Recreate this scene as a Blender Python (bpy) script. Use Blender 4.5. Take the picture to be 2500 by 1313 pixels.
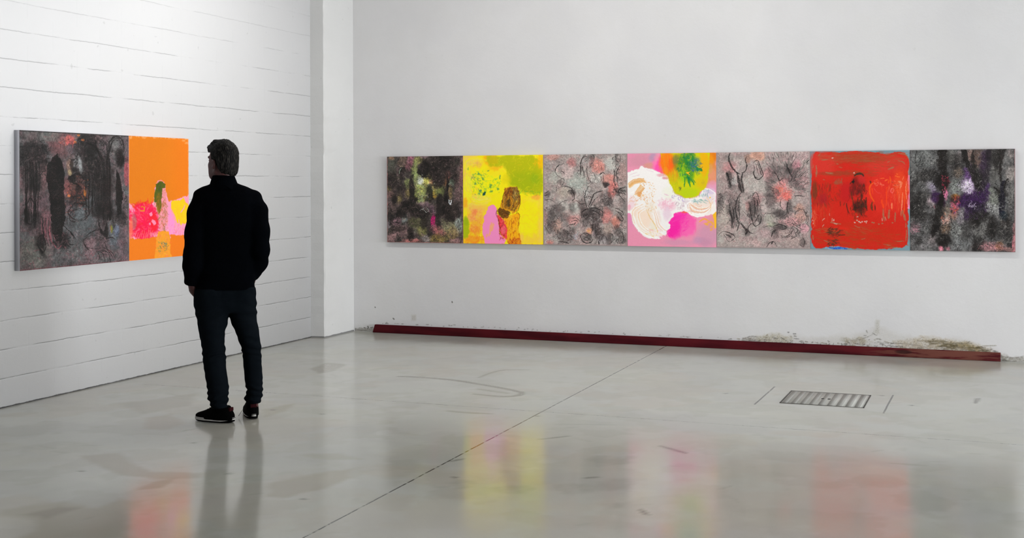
import numpy as np, math
# ---------------------------------------------------------------- painter
def _tab(seed):
    return np.random.RandomState(seed).rand(256, 256)
def vnoise(x, y, seed):
    t = _tab(seed); xi = np.floor(x).astype(int); yi = np.floor(y).astype(int)
    fx = x - xi; fy = y - yi; fx = fx*fx*(3-2*fx); fy = fy*fy*(3-2*fy)
    a = t[yi & 255, xi & 255]; b = t[yi & 255, (xi+1) & 255]; c = t[(yi+1) & 255, xi & 255]; d = t[(yi+1) & 255, (xi+1) & 255]
    return (a*(1-fx)+b*fx)*(1-fy)+(c*(1-fx)+d*fx)*fy
def fbm(x, y, seed, octv=4):
    s = 0; a = .5; n = 0
    for i in range(octv):
        s = s+a*vnoise(x*2**i+7.3*i, y*2**i+3.1*i, seed+i); n += a; a *= .55
    return s/n
def sst(e0, e1, x):
    t = np.clip((x-e0)/(e1-e0), 0, 1); return t*t*(3-2*t)
def homog(src, dst):
    A = []; b = []
    for (x, y), (u, v) in zip(src, dst):
        A += [[x, y, 1, 0, 0, 0, -u*x, -u*y], [0, 0, 0, x, y, 1, -v*x, -v*y]]; b += [u, v]
    h = np.linalg.solve(np.array(A, float), np.array(b, float)); return np.append(h, 1).reshape(3, 3)
class Cv:
    """a painted canvas; all positions are given on the sketch of that canvas (quad = its four corners)"""
    def __init__(s, w, h, quad, base, seed=1):
        s.w, s.h = w, h
        s.H = homog(quad, [(0, 0), (w, 0), (w, h), (0, h)])
        s.sc = 0.5*(w/abs(quad[1][0]-quad[0][0])+h/abs(quad[3][1]-quad[0][1]))
        s.px = np.zeros((h, w, 3)); s.px[:] = np.array(base)/255.
        s.Y, s.X = np.mgrid[0:h, 0:w].astype(float)+.5
        s.r = np.random.RandomState(seed); s.seed = seed; s.dn = None
    def T(s, p):
        p = np.atleast_2d(np.array(p, float)); q = np.c_[p, np.ones(len(p))] @ s.H.T; return q[:, :2]/q[:, 2:]
    def n(s, scale, oct=3, sx=1, sy=1, ang=0):
        """noise field over canvas, scale in canvas px"""
        s.seed += 11
        c, d = math.cos(math.radians(ang)), math.sin(math.radians(ang))
        x = s.X*c+s.Y*d; y = -s.X*d+s.Y*c
        return fbm(x/scale/sx+31, y/scale/sy+17, s.seed, oct)
    def mix(s, m, col, sl=None):
        col = np.array(col, float)/255. if not (isinstance(col, np.ndarray) and col.ndim == 3) else col
        t = s.px if sl is None else s.px[sl]
        m = np.clip(m, 0, 1)[..., None]; t[:] = t*(1-m)+col*m
    def blob(s, x, y, rx, ry, col, a=1., soft=.5, ang=0, rough=.3, ns=14):
        c = s.T((x, y))[0]; rx *= s.sc; ry *= s.sc
        R = max(rx, ry)*1.9+4
        x0, x1 = int(max(0, c[0]-R)), int(min(s.w, c[0]+R)); y0, y1 = int(max(0, c[1]-R)), int(min(s.h, c[1]+R))
        if x1 <= x0 or y1 <= y0: return
        sl = (slice(y0, y1), slice(x0, x1)); X = s.X[sl]-c[0]; Y = s.Y[sl]-c[1]
        t = math.radians(ang); u = X*math.cos(t)+Y*math.sin(t); v = -X*math.sin(t)+Y*math.cos(t)
        s.seed += 3
        d = np.sqrt((u/rx)**2+(v/ry)**2)+(fbm(s.X[sl]/ns, s.Y[sl]/ns, s.seed, 4)-.5)*2*rough
        s.mix(a*(1-sst(1-soft*.5, 1+soft*.5, d)), col, sl)
    def poly(s, pts, col, a=1., soft=1.5, rough=3., ns=8, tex=0):
        p = s.T(pts); n = len(p)
        x0, x1 = int(max(0, p[:, 0].min()-12-soft)), int(min(s.w, p[:, 0].max()+12+soft)); y0, y1 = int(max(0, p[:, 1].min()-12-soft)), int(min(s.h, p[:, 1].max()+12+soft))
        if x1 <= x0 or y1 <= y0: return
        sl = (slice(y0, y1), slice(x0, x1)); X = s.X[sl]; Y = s.Y[sl]
        ins = np.zeros(X.shape, bool); D = np.full(X.shape, 1e9)
        for i in range(n):
            a1, b1 = p[i], p[(i+1) % n]; e = b1-a1; L = e@e+1e-9
            t = np.clip(((X-a1[0])*e[0]+(Y-a1[1])*e[1])/L, 0, 1)
            D = np.minimum(D, np.hypot(X-a1[0]-t*e[0], Y-a1[1]-t*e[1]))
            cnd = ((a1[1] > Y) != (b1[1] > Y)) & (X < (b1[0]-a1[0])*(Y-a1[1])/(b1[1]-a1[1]+1e-12)+a1[0]); ins ^= cnd
        sd = np.where(ins, -D, D); s.seed += 3
        sd = sd+(fbm(X/ns, Y/ns, s.seed, 4)-.5)*2*rough
        m = a*(1-sst(-soft, soft, sd))
        if tex: m = m*(1-tex*sst(.45, .62, fbm(X/5, Y/5, s.seed+50, 3)))
        s.mix(m, col, sl)
    def _seg(s, p, w, col, a, taper, dry):
        m = w+2
        x0, x1 = int(max(0, p[:, 0].min()-m)), int(min(s.w, p[:, 0].max()+m+1)); y0, y1 = int(max(0, p[:, 1].min()-m)), int(min(s.h, p[:, 1].max()+m+1))
        if x1 <= x0 or y1 <= y0: return
        sl = (slice(y0, y1), slice(x0, x1)); X = s.X[sl]; Y = s.Y[sl]; n = len(p)-1
        D = np.full(X.shape, 1e9); U = np.zeros(X.shape)
        for i in range(n):
            a1 = p[i]; e = p[i+1]-a1; L = e@e+1e-9
            t = np.clip(((X-a1[0])*e[0]+(Y-a1[1])*e[1])/L, 0, 1)
            d = np.hypot(X-a1[0]-t*e[0], Y-a1[1]-t*e[1]); k = d < D
            D = np.where(k, d, D); U = np.where(k, (i+t)/n, U)
        ww = w*(1-taper*np.abs(2*U-1)**2)*.5
        mk = np.clip(ww-D+.6, 0, 1)
        if w < 1.2: mk = mk*max(w, .3)
        if dry:
            if s.dn is None:
                gy, gx = np.mgrid[0:s.h+64, 0:s.w+64]; s.dn = sst(.42, .6, fbm(gx/2.2, gy/2.2, 91, 2))
            oy, ox = s.r.randint(64), s.r.randint(64)
            mk = mk*(1-dry*s.dn[y0+oy:y1+oy, x0+ox:x1+ox])
        s.mix(mk*a, col, sl)
    def st(s, pts, w, col, a=1., taper=.5, dry=0., smooth=True):
        """brush stroke through pts"""
        p = s.T(pts)
        if smooth and len(p) > 2:
            q = []; P = [p[0]]+list(p)+[p[-1]]
            for i in range(1, len(P)-2):
                for t in np.linspace(0, 1, 5)[:-1]:
                    q.append(.5*(2*P[i]+(P[i+1]-P[i-1])*t+(2*P[i-1]-5*P[i]+4*P[i+1]-P[i+2])*t*t+(3*P[i]-P[i-1]-3*P[i+1]+P[i+2])*t**3))
            q.append(P[-2]); p = np.array(q)
        s._seg(p, w*s.sc, col, a, taper, dry)
    def bris(s, pts, w, cols, n=10, bw=5, a=.8, jit=4):
        """broad stroke laid as n bristle tracks across width w"""
        pts = np.array(pts, float)
        d = np.gradient(pts, axis=0); nr = np.c_[-d[:, 1], d[:, 0]]; nr /= np.linalg.norm(nr, axis=1)[:, None]+1e-9
        for i in range(n):
            o = (i/(max(n-1, 1))-.5)*w+s.r.randn()*jit*.5
            q = pts+nr*o+s.r.randn(*pts.shape)*jit*.4
            s.st(q, bw*s.r.uniform(.5, 1.4), cols[s.r.randint(len(cols))], a*s.r.uniform(.6, 1), .3, .25)
    def scr(s, x, y, rx, ry, n, ln, w, cols, a=.7, ang=None, var=40, curl=25, dry=.3, ns=60):
        """n small loose strokes scattered over an ellipse"""
        for i in range(n):
            t = s.r.rand()*2*math.pi; q = math.sqrt(s.r.rand())*min(1.15, 1/max(abs(math.cos(t)), abs(math.sin(t)))*1.0)
            cx, cy = x+rx*q*math.cos(t), y+ry*q*math.sin(t)
            if ang is None: th = 360*fbm(np.array(cx/ns), np.array(cy/ns), 5+int(x) % 50, 2)*2
            elif callable(ang): th = ang(cx, cy)
            else: th = ang
            th += s.r.randn()*var; k = s.r.randn()*curl; P = [(cx, cy)]; L = ln*s.r.uniform(.4, 1.4)/3
            for j in range(3):
                P.append((P[-1][0]+L*math.cos(math.radians(th)), P[-1][1]+L*math.sin(math.radians(th)))); th += k
            s._seg(s.T(P), w*s.r.uniform(.5, 1.5)*s.sc, cols[s.r.randint(len(cols))], a*s.r.uniform(.4, 1), .6, dry)
    def loop(s, x, y, rx, ry, w, col, a=.8, ang=0, turns=1., t0=0, jit=.06, dry=.3):
        P = []; N = int(14*turns)+2; c, d = math.cos(math.radians(ang)), math.sin(math.radians(ang))
        for i in range(N):
            t = math.radians(t0)+2*math.pi*turns*i/(N-1); k = 1+s.r.randn()*jit
            u, v = rx*k*math.cos(t), ry*k*math.sin(t); P.append((x+u*c-v*d, y+u*d+v*c))
        s.st(P, w, col, a, .3, dry)
    def mottle(s, cols, scale, a=.6, lo=.5, hi=.62, **k):
        for c in cols: s.mix(a*sst(lo, hi, s.n(scale, 4, **k)), c)
    def curl(s, scale, col, a=.6, th=.02, keep=None, **k):
        """curly charcoal lines: level lines of a warped noise field"""
        f = s.n(scale, 3, **k)+.12*s.n(scale*.35, 2); m = (f*7) % 1.; m = 1-sst(0, th*7, np.minimum(m, 1-m))
        pres = sst(.42, .6, s.n(scale*2.2, 3))
        m = m*pres*a
        if keep is not None: m = m*keep
        s.mix(m, col)
    def warp(s, amp, scale):
        dx = (s.n(scale, 3)-.5)*2*amp; dy = (s.n(scale, 3)-.5)*2*amp
        e = np.minimum(np.minimum(s.X, s.w-s.X), np.minimum(s.Y, s.h-s.Y)); e = np.clip(e/8, 0, 1)
        x = np.clip(s.X-.5+dx*e, 0, s.w-1.001); y = np.clip(s.Y-.5+dy*e, 0, s.h-1.001)
        xi = x.astype(int); yi = y.astype(int); fx = (x-xi)[..., None]; fy = (y-yi)[..., None]; xj = np.minimum(xi+1, s.w-1); yj = np.minimum(yi+1, s.h-1)
        s.px = (s.px[yi, xi]*(1-fx)+s.px[yi, xj]*fx)*(1-fy)+(s.px[yj, xi]*(1-fx)+s.px[yj, xj]*fx)*fy
    def sharp(s, amt=.8):
        p = s.px; b = sum(np.roll(np.roll(p, i, 0), j, 1) for i in (-1, 0, 1) for j in (-1, 0, 1))/9; b[0], b[-1], b[:, 0], b[:, -1] = p[0], p[-1], p[:, 0], p[:, -1]; s.px = np.clip(p+(p-b)*amt, 0, 1)
    def rub(s, amt=.35, sc=4, **k):
        """rubbed charcoal: contrasty mid-scale tone variation"""
        s.px *= (1+(s.n(sc, 3, **k)-.5)*2*amt*1.6)[..., None]
    def grain(s, amt=.05, sc=1.6, **k):
        s.px += ((s.n(sc, 2, **k)-.5)*2*amt)[..., None]
    def out(s):
        return np.clip(s.px, 0, 1)
K = (14, 12, 12); DG = (48, 46, 46); MG = (98, 96, 96); LG = (150, 148, 145)
def painting_dark_grove():                      # left wall, big
    c = Cv(430, 366, [(50, 42), (1015, 88), (1030, 1195), (78, 1280)], (92, 90, 92), 3)
    c.mottle([(118, 96, 98), (70, 72, 74), (108, 112, 112)], 45, .6, .45, .62)
    c.mix(.6*sst(.48, .62, c.n(26, 4)), (120, 88, 94))
    for x, y, rx, ry, col, a in [(430, 170, 130, 110, (136, 84, 86), .7), (170, 100, 120, 50, (120, 112, 108), .5), (330, 90, 90, 40, (116, 122, 116), .6),
        (500, 130, 45, 30, (220, 90, 84), .7), (520, 200, 60, 40, (84, 76, 84), .6), (270, 420, 45, 120, (150, 98, 100), .8), (230, 700, 90, 120, (122, 92, 100), .6),
        (560, 560, 100, 110, (112, 66, 58), .8), (470, 550, 40, 60, (160, 80, 78), .6), (1000, 420, 30, 110, (196, 72, 84), .7), (990, 200, 35, 90, (128, 104, 108), .7),
        (740, 110, 50, 35, (130, 96, 98), .7), (580, 350, 60, 60, (136, 144, 144), .7), (640, 780, 170, 120, (84, 92, 95), .8), (560, 960, 170, 130, (88, 94, 96), .7),
        (880, 180, 60, 90, (106, 106, 104), .7), (900, 480, 45, 130, (96, 94, 92), .5), (200, 1120, 150, 110, (118, 122, 112), .7), (300, 900, 60, 110, (150, 96, 104), .7),
        (690, 1050, 70, 60, (132, 98, 104), .7), (900, 980, 60, 80, (98, 108, 118), .6), (540, 1100, 120, 80, (108, 106, 106), .6), (980, 1050, 60, 140, (116, 92, 100), .6),
        (140, 560, 60, 160, (118, 88, 92), .5), (180, 430, 110, 190, (60, 54, 54), .6), (500, 370, 30, 60, (176, 130, 104), .6)]:
        c.blob(x, y, rx, ry, col, a, .9, 0, .5, 22)
    c.scr(540, 660, 480, 590, 1500, 42, 5, [(150, 104, 108), (70, 70, 72), (128, 132, 130), (60, 56, 58), (140, 86, 92)], .5)
    # tree masses
    for x, y, rx, ry, a in [(170, 260, 130, 110, .75), (190, 520, 60, 60, .8), (650, 190, 110, 130, .8), (700, 400, 100, 190, .75), (800, 560, 120, 260, .75), (940, 270, 50, 80, .8), (800, 740, 130, 90, .7), (560, 440, 70, 60, .55), (570, 660, 110, 60, .6), (450, 1010, 60, 60, .6), (260, 1030, 50, 80, .7), (190, 850, 110, 60, .4), (960, 820, 60, 60, .6)]:
        c.blob(x, y, rx, ry, (22, 20, 20), a, .9, 0, .55, 15)
    c.scr(180, 300, 130, 160, 260, 46, 7, [K, K, DG, (90, 70, 72)], .8)
    c.scr(690, 330, 150, 270, 420, 46, 7, [K, K, (40, 36, 36), (96, 80, 80)], .75)
    c.scr(920, 220, 80, 140, 120, 40, 6, [K, DG, MG], .7)
    c.scr(560, 700, 110, 140, 160, 36, 6, [K, K, (150, 70, 60), (60, 64, 66)], .7)
    c.scr(580, 560, 90, 110, 120, 30, 6, [K, (40, 20, 20), (190, 90, 50), (150, 70, 70)], .7)
    # trunks at left
    for x0, x1, w in [(112, 118, 14), (128, 124, 12), (160, 165, 10), (178, 196, 13), (205, 205, 12), (235, 225, 8), (150, 150, 7)]:
        c.st([(x0-4, 330), (x0+4, 500), (x1, 680), (x1+6, 850)], w, K, .9, .2, .2)
    c.loop(160, 760, 45, 110, 12, K, .8, 0, 1.2); c.blob(130, 800, 22, 70, K, .8, .6); c.blob(200, 800, 20, 70, K, .8, .6)
    for x in (60, 75, 90): c.st([(x, 230), (x+3, 350), (x, 470)], 6, K, .7, .4, .3)
    # trunks at right
    for x0, x1, w in [(700, 700, 18), (720, 735, 10), (755, 760, 12), (780, 775, 10), (800, 800, 26), (830, 840, 20), (850, 858, 26), (740, 745, 9), (670, 672, 16), (640, 650, 14), (815, 820, 14)]:
        y0 = 420 if w < 20 else 300
        c.st([(x0-6, y0), (x0+3, 500), (x0, 620), (x1, 780 if w < 20 else 830)], w, K, .92, .3, .15)
    for p in [[(820, 400), (830, 270), (815, 160)], [(800, 420), (780, 280), (700, 180), (620, 150)], [(810, 350), (740, 230), (720, 130)], [(830, 330), (850, 200), (880, 130)], [(760, 430), (750, 330), (720, 280)], [(870, 800), (850, 600), (850, 420)]]:
        c.st(p, 16, K, .9, .7, .2)
    c.st([(835, 230), (850, 140), (900, 95), (960, 130), (975, 210)], 14, K, .85, .3, .3)
    c.st([(845, 250), (870, 150), (920, 110), (955, 180)], 8, K, .7, .3, .3)
    c.blob(895, 170, 35, 50, (126, 128, 126), .6, .8)
    c.blob(945, 300, 42, 60, K, .9, .7)
    # small tree
    c.poly([(915, 400), (940, 450), (968, 620), (955, 780), (925, 795), (912, 700), (905, 560), (908, 440)], K, 1, 1.5, 4)
    c.scr(945, 830, 70, 60, 80, 40, 5, [K, DG], .7)
    c.scr(990, 640, 20, 110, 40, 40, 6, [K, DG], .7, 90, 20)
    # rounded forms
    c.loop(590, 760, 90, 75, 9, K, .8, 0, 1.3); c.loop(560, 800, 60, 55, 7, K, .7); c.blob(600, 790, 50, 55, (112, 120, 124), .6, .8)
    c.st([(480, 480), (550, 430), (600, 445), (625, 480)], 16, K, .9, .5, .2); c.st([(500, 500), (560, 520), (610, 560)], 14, K, .85, .5, .2)
    c.blob(520, 470, 40, 25, K, .85, .6); c.blob(575, 560, 35, 30, K, .7, .7); c.blob(515, 350, 18, 40, K, .6, .8); c.blob(545, 395, 25, 16, K, .7, .8)
    c.blob(590, 350, 18, 55, (168, 174, 174), .7, .9, -10)
    c.blob(500, 420, 24, 16, (170, 150, 110), .8, .6, 40); c.blob(635, 600, 12, 25, (200, 110, 40), .8, .8)
    for x, y in [(495, 620), (570, 85), (610, 128), (540, 150)]: c.blob(x, y, 16, 10, (226, 120, 60), .8, .8)
    c.scr(470, 140, 80, 40, 50, 30, 6, [(230, 90, 90), (210, 110, 80), (170, 90, 90)], .8)
    # pink streak bundle under the cypress
    for i in range(16):
        x = 255+i*9; c.st([(x+c.r.randn()*4, 820), (x+c.r.randn()*8+8, 930), (x+20+c.r.randn()*12, 1060)], 6, [(170, 90, 104), K, K][i % 3], .8, .5, .3)
    c.loop(265, 1040, 35, 75, 9, K, .85, -8, 1.6); c.blob(260, 1050, 28, 60, K, .6, .8)
    c.st([(330, 900), (340, 1000), (400, 1080), (440, 1050)], 9, (190, 96, 110), .8, .5, .3)
    # cypress
    c.poly([(388, 255), (400, 290), (418, 305), (438, 370), (455, 440), (450, 600), (462, 700), (466, 800), (448, 900), (452, 1000), (420, 1040), (385, 1010), (350, 940), (342, 800), (335, 700), (318, 590), (300, 500), (292, 450), (305, 350), (335, 300)], (13, 11, 11), 1, 1.4, 5, 7)
    c.scr(440, 1020, 60, 60, 90, 40, 7, [K, K, (120, 80, 86)], .8)
    # ground lines
    for p in [[(450, 880), (510, 940), (560, 1000)], [(470, 900), (530, 960), (545, 1010)], [(640, 980), (700, 940), (760, 920)], [(630, 1000), (640, 1060), (690, 1110)], [(750, 1110), (800, 1130), (820, 1200)], [(770, 1100), (840, 1120), (868, 1195)], [(815, 1030), (830, 1080), (880, 1120), (905, 1170)], [(800, 1070), (850, 1110), (890, 1165)], [(740, 1110), (770, 1150), (760, 1190)], [(820, 1000), (880, 985), (905, 1010)]]:
        c.st(p, 7, K, .9, .6, .2)
    c.poly([(758, 850), (775, 900), (800, 940), (830, 860), (845, 940), (835, 1000), (790, 960), (770, 945)], K, .9, 2, 4)
    c.loop(720, 1030, 90, 60, 5, K, .5, 0, 1.4); c.scr(760, 990, 90, 50, 70, 40, 4, [K, DG], .6)
    c.blob(872, 915, 12, 30, (126, 124, 44), .9, .7); c.blob(915, 930, 30, 40, (92, 104, 132), .6, .9); c.blob(862, 905, 5, 25, (170, 70, 40), .6, .8)
    c.scr(540, 1180, 470, 90, 300, 40, 5, [(176, 96, 108), (110, 108, 108), (60, 58, 58), (140, 120, 120)], .55)
    c.st([(58, 50), (1012, 95)], 8, (60, 58, 58), .8, 0); c.st([(82, 1272), (1028, 1190)], 6, (120, 60, 66), .7, 0)
    c.warp(2.4, 8); c.curl(14, (30, 26, 26), .4); c.curl(11, (150, 104, 108), .3); c.curl(12, (136, 138, 136), .25); c.curl(8, (22, 19, 19), .4); c.rub(.17, 5); c.rub(.15, 14); c.sharp(.8); c.grain(.02, 1.5); return c.out()

def painting_orange_figure():
    c = Cv(300, 384, [(50, 38), (636, 68), (640, 1205), (66, 1258)], (236, 128, 4), 5)
    c.mix(.5*sst(.4, .65, c.n(60, 4)), (228, 124, 0)); c.mix(.5*sst(1.1, .6, c.X/c.w*1.0+.2*c.n(30, 3)), (228, 124, 2))
    c.mix(.6*sst(.55, .95, c.X/c.w), (246, 124, 6))
    pink = (250, 150, 180)
    c.mix(.85*sst(.45, .6, c.n(6, 3))*sst(7, 2, np.minimum(c.Y, c.w-c.X)), (250, 170, 110))
    c.mix(.9*sst(4, 1.5, np.minimum(np.minimum(c.X, c.w-c.X), c.h-c.Y)+c.n(9, 3)*3), (255, 150, 150))
    for x, y in [(70, 60), (200, 62), (300, 58), (590, 90), (620, 110)]: c.blob(x, y, 22, 9, (255, 170, 110), .7, .8, 0, .6, 8)
    # pink band
    c.poly([(60, 700), (110, 745), (200, 760), (300, 690), (310, 560), (340, 490), (400, 500), (425, 620), (440, 690), (500, 670), (560, 650), (640, 620), (640, 1010), (500, 1015), (440, 1000), (330, 1030), (200, 1050), (70, 1040)], (252, 158, 190), 1, 1.5, 5, 9)
    c.scr(350, 880, 270, 150, 200, 60, 10, [(255, 150, 170), (255, 170, 200), (250, 140, 160)], .7, 70, 40)
    # red bloom
    for x, y, rx, ry in [(170, 800, 75, 80), (250, 830, 90, 110), (190, 930, 110, 90), (280, 900, 80, 80)]: c.blob(x, y, rx, ry, (250, 10, 70), .95, .35, 0, .4, 9)
    c.scr(200, 880, 130, 150, 420, 60, 9, [(255, 0, 84), (246, 20, 40), (255, 60, 90), (255, 110, 130), (240, 0, 70)], .85, lambda x, y: math.degrees(math.atan2(y-900, x-230))+20, 30)
    c.blob(300, 890, 45, 70, (248, 24, 40), .8, .6); c.blob(110, 880, 30, 60, (160, 130, 110), .55, .8); c.blob(80, 950, 22, 90, (255, 110, 80), .8, .8)
    for x, y, r in [(270, 810, 22), (300, 890, 26), (260, 900, 14), (290, 870, 14)]: c.poly([(x-r, y-r*.6), (x+r*.4, y-r), (x+r, y+r*.4), (x, y+r)], (255, 150, 180), .95, 1, 3)
    for i in range(14): c.st([(100+i*20, 1030+c.r.randn()*12), (112+i*20, 980+c.r.randn()*16)], 9, (255, 120, 110), .8, .5)
    c.st([(180, 735), (205, 740), (205, 775), (170, 775)], 9, (230, 150, 20), .9, .2)
    # yellow cloud
    c.poly([(470, 690), (520, 670), (555, 675), (585, 648), (610, 690), (636, 710), (640, 860), (600, 900), (560, 910), (520, 880), (490, 860), (465, 780)], (250, 206, 14), 1, 1.3, 5, 9)
    c.scr(560, 780, 70, 100, 60, 50, 6, [(252, 180, 20), (255, 220, 30), (250, 196, 40)], .7, 80, 30)
    for p in [[(505, 830), (520, 900), (515, 960)], [(540, 860), (550, 930), (530, 990)], [(575, 900), (590, 950), (570, 1000)], [(560, 790), (590, 750), (600, 720)]]: c.st(p, 12, (255, 160, 190), .95, .4)
    c.blob(470, 900, 40, 120, (255, 150, 210), .9, .4, 0, .4); c.scr(520, 960, 90, 55, 90, 50, 7, [(255, 150, 215), (255, 120, 150), (255, 170, 200)], .8, 100, 30)
    # orange floor
    c.poly([(66, 1062), (130, 1050), (200, 1046), (320, 1030), (335, 1100), (310, 1235), (200, 1262), (90, 1262), (66, 1240)], (244, 126, 12), 1, 1.5, 4)
    c.poly([(462, 1010), (560, 1012), (650, 1004), (650, 1220), (480, 1235), (450, 1120)], (244, 124, 10), 1, 1.5, 4)
    # skirt
    c.poly([(345, 970), (440, 970), (462, 1060), (455, 1160), (480, 1235), (305, 1245), (320, 1130), (325, 1040)], (250, 158, 34), 1, 1.3, 5)
    c.scr(390, 1100, 55, 110, 150, 30, 5, [(255, 120, 90), (240, 150, 30), (255, 190, 70), (214, 150, 40)], .7, 90, 50)
    c.scr(390, 1120, 45, 45, 60, 24, 5, [(104, 140, 90), (90, 120, 130), (170, 150, 50), (110, 110, 80)], .8)
    # figure
    c.poly([(385, 500), (412, 520), (418, 620), (430, 720), (436, 880), (400, 960), (360, 960), (345, 820), (305, 700), (330, 640)], (246, 150, 160), 1, 1.2, 4)
    c.scr(385, 800, 40, 140, 150, 40, 6, [(150, 104, 60), (250, 160, 180), (206, 100, 40), (170, 130, 90), (255, 150, 170)], .85, 90, 22)
    c.scr(400, 640, 16, 80, 40, 36, 5, [(180, 110, 60), (255, 150, 170)], .8, 90, 20)
    c.poly([(352, 490), (385, 492), (410, 520), (408, 548), (385, 555), (378, 600), (372, 680), (372, 740), (352, 800), (335, 760), (325, 690), (305, 690), (302, 620), (315, 560), (322, 515)], (84, 92, 8), 1, 1.1, 3)
    c.blob(345, 700, 26, 80, (150, 104, 10), .85, .8); c.blob(350, 540, 26, 40, (60, 80, 20), .7, .8)
    c.scr(345, 610, 28, 110, 60, 50, 5, [(60, 78, 16), (110, 100, 6), (80, 90, 10)], .7, 95, 15)
    c.st([(320, 510), (345, 486), (375, 484), (400, 500)], 6, (255, 150, 180), .9, .3)
    c.warp(2.2, 6); c.grain(.018, 1.7); return c.out()

def painting_green_forest():                    # back wall, first from the corner
    c = Cv(330, 340, [(47, 65), (1088, 58), (1102, 1250), (62, 1232)], (56, 50, 48), 7)
    c.mottle([(40, 40, 34), (72, 58, 58)], 30, .6, .45, .6)
    B = [(110, 180, 70, 120, (62, 64, 56), .8), (260, 130, 60, 90, (104, 84, 70), .6), (110, 80, 40, 30, (150, 110, 84), .6), (380, 100, 50, 60, (150, 84, 104), .8), (350, 190, 60, 70, (110, 60, 70), .6), (480, 110, 60, 50, (132, 130, 70), .8), (560, 75, 60, 18, (150, 120, 130), .6),
      (430, 260, 45, 130, (120, 130, 70), .85), (450, 370, 60, 100, (140, 156, 96), .7), (515, 420, 55, 65, (182, 188, 172), .85), (500, 560, 90, 130, (140, 152, 76), .85), (600, 400, 60, 60, (176, 170, 76), .85), (620, 500, 40, 70, (176, 176, 90), .8), (550, 640, 80, 60, (110, 122, 84), .7),
      (720, 500, 70, 70, (150, 140, 70), .85), (700, 590, 35, 50, (160, 126, 40), .8), (660, 410, 30, 40, (190, 130, 90), .8), (780, 540, 90, 70, (76, 86, 40), .8), (860, 420, 40, 60, (140, 90, 50), .7), (890, 330, 40, 60, (150, 80, 66), .8), (940, 420, 40, 40, (104, 126, 104), .8), (910, 570, 35, 90, (126, 104, 60), .75), (1030, 500, 60, 230, (96, 72, 72), .7), (1065, 300, 22, 160, (130, 84, 84), .8),
      (330, 430, 50, 60, (110, 120, 66), .8), (340, 560, 50, 70, (104, 92, 46), .7), (80, 500, 40, 40, (116, 104, 50), .7), (110, 570, 50, 50, (120, 86, 80), .7), (220, 640, 50, 60, (112, 100, 52), .7), (110, 760, 60, 60, (84, 66, 64), .6), (560, 720, 100, 40, (110, 84, 96), .7), (670, 800, 50, 60, (104, 76, 92), .6),
      (300, 920, 45, 55, (104, 112, 110), .85), (180, 950, 80, 60, (110, 78, 88), .7), (250, 1080, 110, 80, (128, 96, 98), .7), (430, 1060, 50, 50, (116, 116, 104), .6), (480, 980, 120, 90, (70, 72, 40), .7), (540, 1080, 70, 60, (110, 110, 50), .6), (690, 930, 30, 70, (170, 10, 90), .95), (700, 1040, 60, 60, (150, 70, 90), .7), (780, 1090, 80, 60, (160, 90, 86), .75), (760, 1180, 130, 50, (130, 110, 40), .7), (900, 1020, 110, 90, (120, 120, 84), .75), (1040, 1000, 50, 110, (128, 138, 130), .8), (960, 1110, 100, 80, (128, 104, 60), .6),
      (600, 1180, 60, 50, (136, 128, 126), .8), (120, 1170, 70, 60, (140, 104, 104), .8), (400, 1210, 120, 25, (180, 104, 100), .8), (80, 980, 25, 70, (140, 130, 136), .7), (1000, 1210, 80, 25, (150, 110, 110), .8)]
    for b in B: c.blob(b[0], b[1], b[2], b[3], b[4], b[5], .9, 0, .45, 16)
    c.scr(570, 650, 540, 600, 1500, 40, 6, [(30, 26, 24), (100, 80, 80), (84, 90, 60), (46, 44, 38), (128, 104, 90)], .5)
    Dk = [(620, 250, 110, 100, .97), (560, 180, 50, 90, .9), (700, 330, 80, 90, .85), (800, 260, 110, 170, .7), (760, 120, 160, 60, .6), (500, 280, 45, 40, .85), (900, 150, 130, 80, .6), (960, 340, 60, 110, .6), (750, 420, 80, 80, .6), (540, 335, 20, 20, .9),
      (270, 250, 35, 45, .9), (240, 330, 30, 80, .75), (390, 480, 38, 190, .9), (130, 400, 90, 120, .7), (250, 520, 60, 100, .6), (160, 650, 40, 70, .85), (350, 730, 110, 90, .95), (250, 820, 90, 80, .85), (450, 800, 100, 80, .85), (420, 640, 60, 40, .9), (560, 850, 110, 50, .9), (630, 520, 38, 70, .85), (650, 600, 40, 90, .85), (590, 640, 50, 40, .6), (780, 650, 50, 60, .85), (860, 630, 38, 130, .95), (880, 800, 90, 100, 1), (920, 900, 70, 70, .85), (780, 800, 60, 110, .7), (1000, 800, 60, 90, .7), (880, 450, 14, 110, .8), (560, 960, 60, 80, .7), (380, 1120, 50, 80, .85), (200, 1050, 100, 40, .6), (100, 870, 50, 90, .6), (640, 1060, 40, 110, .6), (750, 950, 40, 90, .6)]
    for x, y, rx, ry, a in Dk: c.blob(x, y, rx, ry, (17, 14, 12), a, .7, 0, .5, 13)
    for x, y, rx, ry, n in [(860, 200, 220, 140, 260), (300, 500, 240, 380, 420), (960, 560, 120, 300, 200), (760, 420, 90, 90, 120), (260, 1080, 200, 140, 220), (800, 1080, 260, 150, 240), (600, 780, 150, 90, 120)]:
        c.scr(x, y, rx, ry, n, 40, 6, [K, K, (40, 34, 32), (96, 74, 76)], .7)
    c.scr(560, 500, 130, 180, 160, 36, 6, [(190, 180, 90), (150, 160, 90), (90, 100, 50), (206, 206, 190), (190, 150, 50)], .5)
    c.blob(640, 520, 34, 55, (40, 52, 26), .8, .7); c.blob(515, 410, 42, 36, (196, 200, 196), .7, .9)
    c.poly([(650, 445), (665, 480), (660, 600), (668, 650), (630, 640), (640, 560), (600, 560), (585, 530)], (36, 36, 24), .85, 2, 4)
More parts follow.
